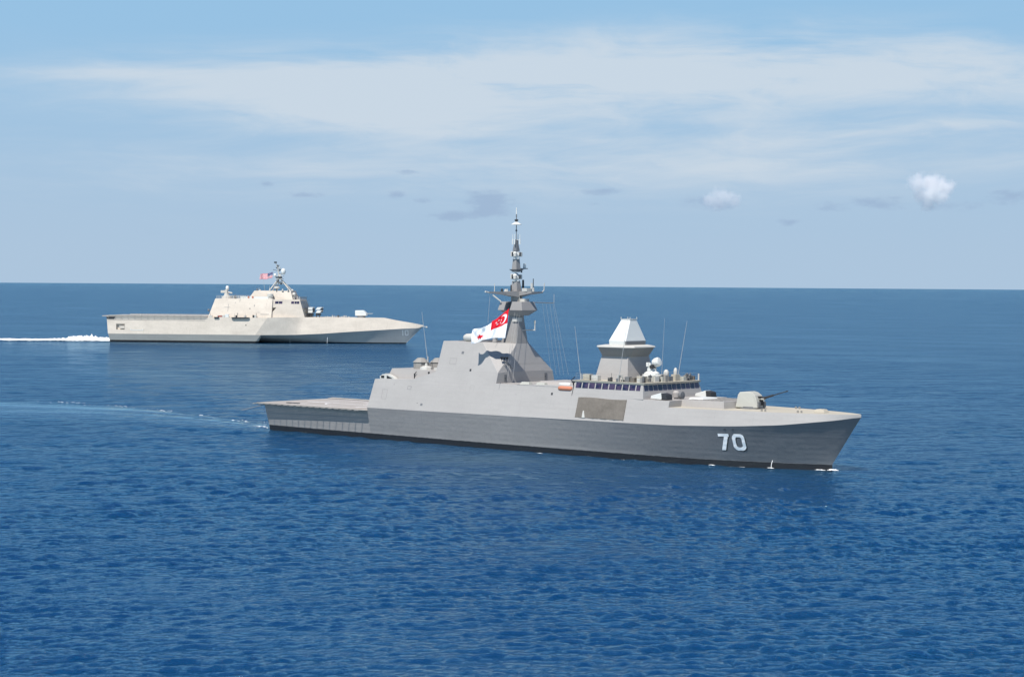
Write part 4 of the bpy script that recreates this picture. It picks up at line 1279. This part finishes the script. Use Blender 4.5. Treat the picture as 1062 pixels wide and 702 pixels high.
# windows
for (x0, x1) in ((64.4, 65.3), (65.7, 66.1), (66.9, 68.2), (68.35, 69.7), (73.1, 74.2), (74.4, 75.2), (75.3, 76.2)):
    z0, z1 = 15.75, 16.75
    def fy(x, z):
        s = (z - 9.9) / 7.6
        xa, xb = 62.2 + 1.8 * s, 78.7 - 2.4 * s; ya, yb = 12.6 - 2.6 * s, 7.95 - 1.45 * s
        return ya + (yb - ya) * (x - xa) / (xb - xa)
    for sg in (-1, 1):
        w_ = MB(); w_.hexa([(x0, sg * (fy(x0, z0) + .03), z0), (x1, sg * (fy(x1, z0) + .03), z0), (x1, sg * (fy(x1, z0) - .2), z0), (x0, sg * (fy(x0, z0) - .2), z0)],
                           [(x0, sg * (fy(x0, z1) + .03), z1), (x1, sg * (fy(x1, z1) + .03), z1), (x1, sg * (fy(x1, z1) - .2), z1), (x0, sg * (fy(x0, z1) - .2), z1)])
        w_.build('window', 'bridge_glass', fw)
for k in range(5):
    ya = -6.2 + k * 2.55
    w_ = MB(); w_.hexa([(76.83, ya, 15.75), (76.93, ya, 15.75), (76.93, ya + 2.1, 15.75), (76.83, ya + 2.1, 15.75)], [(76.5, ya, 16.8), (76.6, ya, 16.8), (76.6, ya + 2.1, 16.8), (76.5, ya + 2.1, 16.8)]); w_.build('window', 'bridge_glass', fw)
q = MB()
for z_ in (11.4, 12.7, 14.0): q.box(77.6 + (14 - z_) * .32, 78.4 + (14 - z_) * .32, -6.9, 6.9, z_, z_ + .12)
railing(q, [(76.4, -6.3, 17.5), (76.4, 6.3, 17.5)], 1.0, 1.2, .04); 
for y_ in (-6.5, -3, 0, 3, 6.5): q.tube((76.9, y_, 17.4), (79.2, y_, 10.4), .07)
q.build('front_gallery', 'mid_metal', fw)
# upper tier
q = MB(); q.loft([[(55.4, -8.0, 17.3), (55.4, 8.0, 17.3), (57.7, 6.6, 20.9), (57.7, -6.6, 20.9)], [(73.4, -6.3, 17.3), (73.4, 6.3, 17.3), (72.2, 4.8, 20.9), (72.2, -4.8, 20.9)]])
ut = q.build('upper_deckhouse', 'lcs_cream', LC)
q = MB(); q.box(52.5, 64.0, -8.9, -8.1, 17.7, 18.6); q.build('life_raft_rack', 'white_paint', LC)
for x_ in (55.9, 57.6): q = MB(); q.lathe((x_, -8.94, 18.3), [(.2, -.06), (.42, -.06), (.42, .06), (.2, .06), (.2, -.06)], 12, axis=(0, 1, 0)); q.build('lifebuoy', 'orange_cover', LC)
q = MB(); q.lathe((64.5, -7.7, 17.6), [(1.1, 0), (1.1, .8), (1.3, 1.0), (1.3, 2.0), (.6, 2.4), (.02, 2.45)], 14); q.build('satcom_dome', 'lcs_metal', LC)
q = MB(); railing(q, [(43, -9.8, 17.7), (55, -9.8, 17.7)], 1.1, 1.0, .04); railing(q, [(43, 9.8, 17.7), (55, 9.8, 17.7)], 1.1, 1.0, .04); q.build('railing', 'lcs_metal', ss)
q = MB(); railing(q, [(64.3, -8.8, 15.2), (77, -6.9, 15.2)], .02, 3, .08, 1); q.build('ledge', 'lcs_metal', fw)
q = MB(); q.box(52.0, 52.3, -12.1, -11.9, 11, 12.0); q.tube((52.5, -11.6, 11.0), (52.7, -9.95, 17.6), .12); q.build('drain_pipe', 'lcs_grey', ss)
q = MB(); q.box(56.7, 57.3, -11.25, -11.05, 12.8, 13.9); q.build('door', 'dark_metal', ss)
q = MB(); q.box(52.9, 53.2, -11.35, -11.2, 12.6, 12.9); q.build('scuttle', 'dark_metal', ss)
for (x0, x1, h_, m_) in ((44.2, 47.4, .9, 'off_white'), (47.5, 49.0, 1.3, 'white_paint'), (41.0, 42.2, .7, 'lcs_metal'), (51.8, 52.4, .9, 'dark_metal'), (55.2, 55.9, .8, 'lcs_metal'), (59.5, 60.2, 1.0, 'off_white')):
    q = MB(); q.box(x0, x1, -13.9, -13.0, 10.2, 10.2 + h_); q.build('deck_locker', m_, LC, bevel=.05)
q = MB(); q.box(44.6, 46.4, -13.93, -13.9, 10.4, 10.9); q.build('hose_rack', 'rust_red', LC)
q = MB(); q.tube((41.7, -13.6, 10.2), (40.9, -13.9, 13.8), .08); q.ball((40.2, -11.5, 13.0), .5, 6); q.build('searchlight', 'mid_metal', LC)
# missile launcher on the hangar roof
q = MB(); q.lathe((44.6, 0, 17.7), [(2.0, 0), (1.8, .8), (1.2, 1.0), (1.0, 1.8), (.05, 1.9)], 12); q.box(44.0, 45.0, -.7, .7, 19.2, 21.2)
mo = q.build('roof_gun', 'lcs_metal', LC)
q = MB(); q.lathe((44.9, 0, 21.1), [(.6, 0), (.7, .6), (.65, 1.3), (.4, 1.65), (.02, 1.7)], 12); q.build('gun_radome', 'white_paint', mo, smooth=True)
q = MB(); q.box(42.3, 44.2, -.6, .6, 19.9, 20.9); q.tube((45, .0, 20.2), (46.9, 0, 19.8), .35); q.build('launcher_box', 'lcs_metal', mo)
for x_ in (47.0, 48.0): q = MB(); q.tube((x_, -1, 17.7), (x_, -1, 18.9), .25); q.build('roof_vent', 'mid_metal', LC)
# lattice mast
q = MB()
apx = Vector((66.4, 0, 26.3))
for (a, r_) in (((63.0, -3.2, 20.9), .26), ((63.0, 3.2, 20.9), .26), ((71.9, -2.4, 20.4), .24), ((71.9, 2.4, 20.4), .24), ((65.4, 0, 20.9), .2)): q.tube(a, apx + (Vector(a) - apx).normalized() * .4, r_, .2)
q.tube((63.9, -2.4, 22.6), (63.9, 2.4, 22.6), .12); q.tube((70, -1.8, 22.3), (70, 1.8, 22.3), .1); q.tube((64.9, -1.2, 24.4), (67.5, .8, 24.6), .12)
q.tube((66.4, 0, 26), (65.7, 0, 30.2), .34, .22); q.tube((65.7, 0, 30.2), (64.8, 0, 32.4), .2, .1)
lm = q.build('mast', 'lcs_metal', LC)
q = MB(); q.box(64.9, 67.9, -1.4, 1.4, 25.6, 25.8); q.box(65.0, 68.2, -1.2, 1.2, 26.8, 26.95); q.build('mast_platform', 'lcs_metal', lm)
for (x_, y_, z_, r_, m_) in ((68.1, 0, 28.9, .95, 'white_paint'), (64.9, -1, 27.3, .55, 'white_paint'), (66.9, -.8, 27.0, .45, 'off_white'), (65.9, -.9, 25.1, .5, 'mid_metal')):
    q = MB(); q.lathe((x_, y_, z_), [(.05, -r_ * 1.5), (r_ * .7, -r_ * 1.4), (r_, -r_ * .5), (r_, r_ * .4), (r_ * .6, r_), (.02, r_ * 1.2)], 12); q.build('radome', m_, lm, smooth=True)
q = MB(); q.tube((66.2, 0, 27.6), (68.1, 0, 27.7), .14); q.tube((65.9, 0, 29.0), (63.9, -.6, 29.5), .09); q.tube((65.3, 0, 31), (66.6, 0, 31.2), .1); q.tube((65.9, 0, 29.8), (67.0, 0, 30.0), .08)
q.box(64.3, 65.3, -.4, .4, 32.1, 32.7); q.box(66.4, 67.7, -1.1, -.3, 25.9, 26.7); q.box(65.2, 66.0, -1.2, -.6, 26.0, 26.6); q.build('aerial', 'dark_metal', lm)
q = MB(); q.lathe((66.1, -3, 20.9), [(.9, 0), (.35, .1), (.35, .7), (1.2, 1.0), (1.2, 1.5), (.8, 1.7), (.02, 1.8)], 12); q.build('satcom_dome', 'off_white', LC)
q = MB(); q.tube((61.2, -3, 20.9), (60.3, -3, 27.0), .06, .03); q.build('whip_aerial', 'rope', LC)
q = MB(); q.ball((73.2, -3.2, 19.5), .8, 8); q.tube((73.2, -3.2, 17.4), (73.2, -3.2, 19), .35); q.ball((72.2, -1.5, 21.1), .5, 6); q.tube((74.9, -3, 17.4), (74.4, -3, 18.8), .12); q.tube((75.8, -4.4, 17.4), (75.8, -4.4, 18.6), .12); q.build('bridge_top_sensor', 'off_white', LC)
q = MB(); q.tube((72.6, -2.2, 20.3), (75.8, -1, 17.9), .14); q.tube((71.8, -2, 18.5), (73.9, -2, 17.5), .3); q.build('stay', 'mid_metal', LC)
rnd = random.Random(9)
for k in range(16):       # aerials, boxes and lights crowding the mast
    zz = rnd.uniform(22.5, 31.0); xx = 66.6 - (zz - 26) * .16 + rnd.uniform(-1.2, 1.4) * (1 if zz < 28 else .6); yy = rnd.uniform(-1.4, .6)
    q = MB(); w_ = rnd.uniform(.12, .35); q.box(xx - w_, xx + w_, yy - w_, yy + w_, zz, zz + rnd.uniform(.25, .9)); q.tube((xx, yy, zz + .1), (66.4 - (zz - 26) * .12, 0, zz + .1), .05, n=4)
    q.build('mast_fitting', rnd.choice(['off_white', 'mid_metal', 'lcs_metal', 'dark_metal']), lm)
for k in range(22):       # small gear along the roof edges and side deck
    if k < 9: xx, yy, zz = rnd.uniform(57.8, 71.5), rnd.uniform(-6.2, -4.9), 20.9
    elif k < 15: xx, yy, zz = rnd.uniform(48.5, 55), rnd.uniform(-9.6, -6), 17.7
    else: xx, yy, zz = rnd.uniform(41.5, 61), rnd.uniform(-13.7, -13), 10.2
    h_ = rnd.uniform(.3, 1.1); q = MB(); q.box(xx, xx + rnd.uniform(.2, .9), yy, yy + .5, zz, zz + h_)
    if k % 3 == 0: q.tube((xx + .1, yy + .2, zz), (xx + .1, yy + .2, zz + h_ + .9), .06, n=4)
    q.build('deck_gear', rnd.choice(['off_white', 'mid_metal', 'lcs_metal', 'lcs_metal', 'dark_metal']), LC)
for (x_, z_, w_, h_) in ((46.5, 14.2, 2.4, .1), (50.8, 16.0, .25, .25), (58.6, 14.6, .25, .7), (60.2, 12.2, .9, .12), (48.0, 12.5, .12, 3.0)):
    yb = 12.4 - (z_ - 10.2) * .333; yt = 12.4 - (z_ + h_ - 10.2) * .333
    q = MB(); q.hexa([(x_, -yb - .05, z_), (x_ + w_, -yb - .05, z_), (x_ + w_, -yb + .2, z_), (x_, -yb + .2, z_)], [(x_, -yt - .05, z_ + h_), (x_ + w_, -yt - .05, z_ + h_), (x_ + w_, -yt + .2, z_ + h_), (x_, -yt + .2, z_ + h_)]); q.build('wall_fitting', 'mid_metal', ss)
# forward launchers
for (x_, sl_, m_) in ((80.2, .0, 'white_paint'), (83.2, .7, 'white_paint')):
    q = MB()
    for k in range(2):
        zz = 12.1 + k * 1.25
        q.hexa([(x_ - 1.2, -3.0, zz), (x_ + .5, -3.0, zz + .0), (x_ + .5, 1.0, zz), (x_ - 1.2, 1.0, zz)], [(x_ - 1.2 + sl_, -3.0, zz + 1.0), (x_ + .7 + sl_, -3.0, zz + 1.05), (x_ + .7 + sl_, 1.0, zz + 1.05), (x_ - 1.2 + sl_, 1.0, zz + 1.0)])
    qo = q.build('missile_launcher', m_, LC, bevel=.05)
    q = MB(); q.tube((x_ - .9, -2.5, 10.4), (x_ - .9, -2.5, 12.1), .2); q.tube((x_ + .3, -2.5, 10.4), (x_ + .3, -2.5, 12.1), .2); q.box(x_ - 1.0, x_ + .5, -2.7, 0, 11.1, 11.9); q.box(x_ + .55 + sl_ * .5, x_ + .75 + sl_ * .6, -2.9, .9, 12.4, 14.0); q.build('launcher_frame', 'dark_metal', qo)
rnd = random.Random(4)
for k in range(11):
    x_ = 86 + k * .95; h_ = rnd.uniform(.3, .9); q = MB(); q.box(x_, x_ + rnd.uniform(.15, .5), -3.4, -2.8, 10.4, 10.4 + h_); q.build('deck_fitting', 'lcs_metal', LC)
for x_, y_, r_ in ((91.2, -2, .4), (94.4, -2, .25)):
    q = MB(); q.ball((x_, y_, 10.9), r_, 8); q.tube((x_, y_, 10.3), (x_, y_, 10.8), r_ * .6); q.build('deck_ventilator', 'dark_metal' if r_ > .3 else 'off_white', LC)
# main gun
lg = empty('deck_gun', (100.3, 0, 10.3)); lg.parent = LC
q = MB(); q.lathe((0, 0, 0), [(1.7, 0), (1.6, .7), (1.2, .9)], 14); q.build('gun_ring', 'mid_metal', lg)
q = MB(); q.prism([(-2.35, .75), (-2.4, 2.9), (.9, 3.0), (2.2, 1.8), (2.3, .8)], -1.5, 1.5); q.build('gun_shield', 'white_paint', lg, bevel=.15)
q = MB(); q.tube((1.5, 0, 1.6), (4.6, 0, 1.72), .13, .09); q.build('gun_barrel', 'lcs_metal', lg)
# stern details
q = MB(); q.tube((12.8, -13, 10.5), (12.8, -13, 11.2), .35); q.build('deck_light', 'off_white', LC)

# ------------------------------------------------------------------ foam and wakes


def foam_patch(mb, cov, cx, cy, L, Wd, ang, z0, hgt, rnd, nu=14, nv=6, edge=.55):
    """irregular low mound of foam"""
    b = len(mb.v)
    ph = [rnd.uniform(0, 6.3) for _ in range(6)]
    for i in range(nu + 1):
        for j in range(nv + 1):
            u, v = i / nu * 2 - 1, j / nv * 2 - 1
            wob = 1 + .25 * math.sin(3 * u + ph[0]) + .15 * math.sin(7 * u + ph[1])
            x = u * L / 2; y = v * Wd / 2 * wob
            d = max(0, 1 - (abs(u) ** 2.2 + abs(v) ** 2))
            z = z0 + hgt * d * (.6 + .4 * math.sin(9 * u + ph[2]) * math.sin(5 * v + ph[3]))
            mb.v.append((cx + x * math.cos(ang) - y * math.sin(ang), cy + x * math.sin(ang) + y * math.cos(ang), z))
            cov.append(edge * min(1, d * 1.9))
    for i in range(nu):
        for j in range(nv):
            mb.f.append((b + i * (nv + 1) + j, b + (i + 1) * (nv + 1) + j, b + (i + 1) * (nv + 1) + j + 1, b + i * (nv + 1) + j + 1)); mb.mi.append(0)


def foam_obj(name, label, cat, mb, cov):
    o = mb.build(name, 'sea_foam', None, smooth=True)
    at = o.data.attributes.new('cover', 'FLOAT', 'POINT'); at.data.foreach_set('value', np.array(cov, np.float32))
    tag(o, label, cat, kind='stuff')


rnd = random.Random(11)
# far ship: churned white wake behind the stern
mb, cov = MB(), []
for k in range(150):
    s = rnd.random() ** 1.3 * 112
    P_ = l2w(LC_O, LC_A, -1 - s, rnd.gauss(-7, 3.2 + s * .02))
    foam_patch(mb, cov, P_.x, P_.y, rnd.uniform(5, 13), rnd.uniform(1.5, 3.8), LC_A + rnd.gauss(0, .07), .12, max(.1, (1.9 - s * .03)) * rnd.uniform(.4, 1), rnd, edge=max(.6, 1.15 - s * .006))
for k in range(26):
    s = rnd.random() * 22
    P_ = l2w(LC_O, LC_A, -.5 - s, rnd.gauss(-8, 2.5))
    foam_patch(mb, cov, P_.x, P_.y, rnd.uniform(3, 6), rnd.uniform(2.0, 3.5), LC_A, .15, 2.6 * math.exp(-((s - 12) / 9) ** 2) * rnd.uniform(.6, 1) + .4, rnd, edge=1.2)
foam_obj('foam_trail', 'broken white foam trail behind the stern of the farther cream ship', 'wake', mb, cov)
# near ship: flecks along the outer edge of its smooth wake
mb, cov = MB(), []
for k in range(120):
    a = rnd.choice([12, 20, 31, 34, 47, 52, 55, 63, 67, 74, 80, 86]) + rnd.gauss(0, 2.6)
    yy = float(np.interp(a, *zip(*WAKE_P)))
    P_ = l2w(FR_O, FR_A, -a, yy + rnd.gauss(-.5, 1.1))
    k_ = rnd.random() ** 2.5
    foam_patch(mb, cov, P_.x, P_.y, .35 + 1.9 * k_, .3 + .8 * k_, FR_A + rnd.gauss(-.2, .4), .08, .12, rnd, 8, 4, edge=rnd.uniform(.30, .52))
for k in range(10):
    P_ = l2w(FR_O, FR_A, -rnd.uniform(.3, 7), rnd.uniform(-6, 5))
    foam_patch(mb, cov, P_.x, P_.y, rnd.uniform(.8, 2.6), rnd.uniform(.4, .9), FR_A + rnd.gauss(0, .3), .10, .2, rnd, 8, 4, edge=.6)
foam_obj('foam_flecks', 'scattered white foam flecks along the smooth wake left of the near grey ship', 'wake', mb, cov)
# near ship: bow and waterline
mb, cov = MB(), []
P_ = l2w(FR_O, FR_A, 108.7, -.4); foam_patch(mb, cov, P_.x, P_.y, 1.9, .9, FR_A + .3, .10, .30, rnd, 10, 5, edge=1.0)
P_ = l2w(FR_O, FR_A, 107.2, -1.2); foam_patch(mb, cov, P_.x, P_.y, 2.0, .5, FR_A + .3, .10, .15, rnd, 10, 5, edge=.8)
for k in range(9):
    x_ = rnd.uniform(58, 106)
    P_ = l2w(FR_O, FR_A, x_, -(yw(x_) + rnd.uniform(.3, 1.6) + (0 if x_ > 80 else rnd.uniform(0, 2))))
    foam_patch(mb, cov, P_.x, P_.y, rnd.uniform(.8, 3.0), rnd.uniform(.25, .6), FR_A + rnd.gauss(.05, .06), .08, .06, rnd, 8, 4, edge=.45)
for x_ in (92.5, 100.8):
    P_ = l2w(FR_O, FR_A, x_, -(yw(x_) + .7)); foam_patch(mb, cov, P_.x, P_.y, 1.5, .45, FR_A, .10, .15, rnd, 8, 4, edge=.8)
foam_obj('bow_foam', 'thin white foam where the near grey ship meets the water', 'foam', mb, cov)
# cooling water outlets
q = MB(); y_ = yw(100.8); q.path([(100.8, -(y_ + .25), 1.15), (100.8, -(y_ + .5), .7), (100.8, -(y_ + .6), .05)], .04)
o = q.build('water_outflow', 'number_white', None); o.location = FR_O; o.rotation_euler = (0, 0, FR_A); tag(o, 'thin white stream of water pouring from the bow of the near grey ship', 'water', kind='stuff')
q = MB()
for x_ in (72.6, 87.8): q.path([(x_, -7.0, 2.6), (x_, -7.5, 1.6), (x_, -7.7, .1)], .06)
o = q.build('water_outflow', 'number_white', None); o.location = LC_O; o.rotation_euler = (0, 0, LC_A); tag(o, 'two thin streams of water pouring under the bow of the farther cream ship', 'water', kind='stuff')

# ------------------------------------------------------------------ two small cumulus clouds, far beyond the ships


def cloud(px, py, dist, balls, label, dens, soft):
    """balls: (right, up, radius) in hundredths of the viewing angle; a volume whose density is shaped by
    overlapping puffs and broken up by noise"""
    az_ = math.atan2(px - 531, 2065)
    u = Vector((math.sin(az_), math.cos(az_), 0))
    el = (291.2 + (px - 531) * .00697 - py) / 2065
    c = u * dist + Vector((0, 0, CAM_H + dist * el))
    s = dist / 2065
    xs = [b[0] for b in balls]; rm = max(b[2] for b in balls) * 1.7
    x0, x1 = (min(xs) - rm) * s, (max(xs) + rm) * s
    z0, z1 = (min(b[1] for b in balls) - rm) * s, (max(b[1] for b in balls) + rm) * s
    mb = MB(); n_ = 12
    cx, cz, hx, hz, hd = (x0 + x1) / 2, (z0 + z1) / 2, (x1 - x0) / 2, (z1 - z0) / 2, rm * 1.3 * s
    vs, fs = [], []
    for i in range(n_ + 1):
        for j in range(2 * n_):
            a, b = math.pi * i / n_, math.pi * j / n_
            vs.append((cx + hx * 1.15 * math.sin(a) * math.cos(b), hd * 1.15 * math.sin(a) * math.sin(b), cz + hz * 1.15 * math.cos(a)))
    for i in range(n_):
        for j in range(2 * n_):
            k = (j + 1) % (2 * n_); fs.append((i * 2 * n_ + j, i * 2 * n_ + k, (i + 1) * 2 * n_ + k, (i + 1) * 2 * n_ + j))
    mb.add(vs, fs)
    me = bpy.data.meshes.new('cumulus_cloud'); me.from_pydata(mb.v, [], mb.f)
    import bmesh
    bm = bmesh.new(); bm.from_mesh(me); bmesh.ops.remove_doubles(bm, verts=bm.verts, dist=.01); bmesh.ops.recalc_face_normals(bm, faces=bm.faces); bm.to_mesh(me); bm.free()
    o = bpy.data.objects.new('cumulus_cloud', me); sc.collection.objects.link(o); o.location = c; o.rotation_euler = (0, 0, -az_)
    mt = bpy.data.materials.new('cloud_vapour'); mt.use_nodes = True
    t = mt.node_tree; t.nodes.clear(); g = NG(t)
    pv = g.n('ShaderNodeVolumePrincipled'); pv.inputs['Color'].default_value = rgb(.995, .99, .99); pv.inputs['Anisotropy'].default_value = .1
    P = g.n('ShaderNodeTexCoord').outputs['Object']
    acc = None
    for (bx_, bz_, r_) in balls:
        d = g.vmath('SUBTRACT', P, (bx_ * s, (hash((bx_, bz_)) % 7 - 3) * .12 * r_ * s, bz_ * s))
        ln_ = g.n('ShaderNodeVectorMath', operation='LENGTH'); t.links.new(d, ln_.inputs[0])
        v = g.math('SUBTRACT', 1.0, g.math('DIVIDE', ln_.outputs['Value'], r_ * s))
        acc = v if acc is None else g.math('SMOOTH_MAX', acc, v, .25)
    n1 = g.noise(P, 1 / (13 * s), 6, .62)
    f = g.math('ADD', acc, g.math('MULTIPLY', g.math('SUBTRACT', n1, .5), 2.2))
    t.links.new(g.math('MULTIPLY', g.smooth(f, .02, soft), dens), pv.inputs['Density'])
    out = g.n('ShaderNodeOutputMaterial'); t.links.new(pv.outputs[0], out.inputs['Volume'])
    me.materials.append(mt)
    tag(o, label, 'cloud', 'small clouds low over the horizon')


sc.cycles.volume_step_rate = 0.3
sc.cycles.volume_preview_step_rate = 0.3
cloud(963, 201, 12000, ((-12, 7, 13), (0, 9, 14), (12, 6, 13), (2, -3, 14), (-2, -12, 9), (12, -5, 9), (-9, -4, 9)), 'bright white puffy cloud, the larger of two, at the far right', .024, .8)
cloud(745, 207, 12000, ((-10, 0, 10), (-2, 3, 12), (8, 1, 11), (15, -2, 8), (0, -4, 9)), 'faint small puffy cloud, the smaller of two, up right of the radar tower', .010, .7)
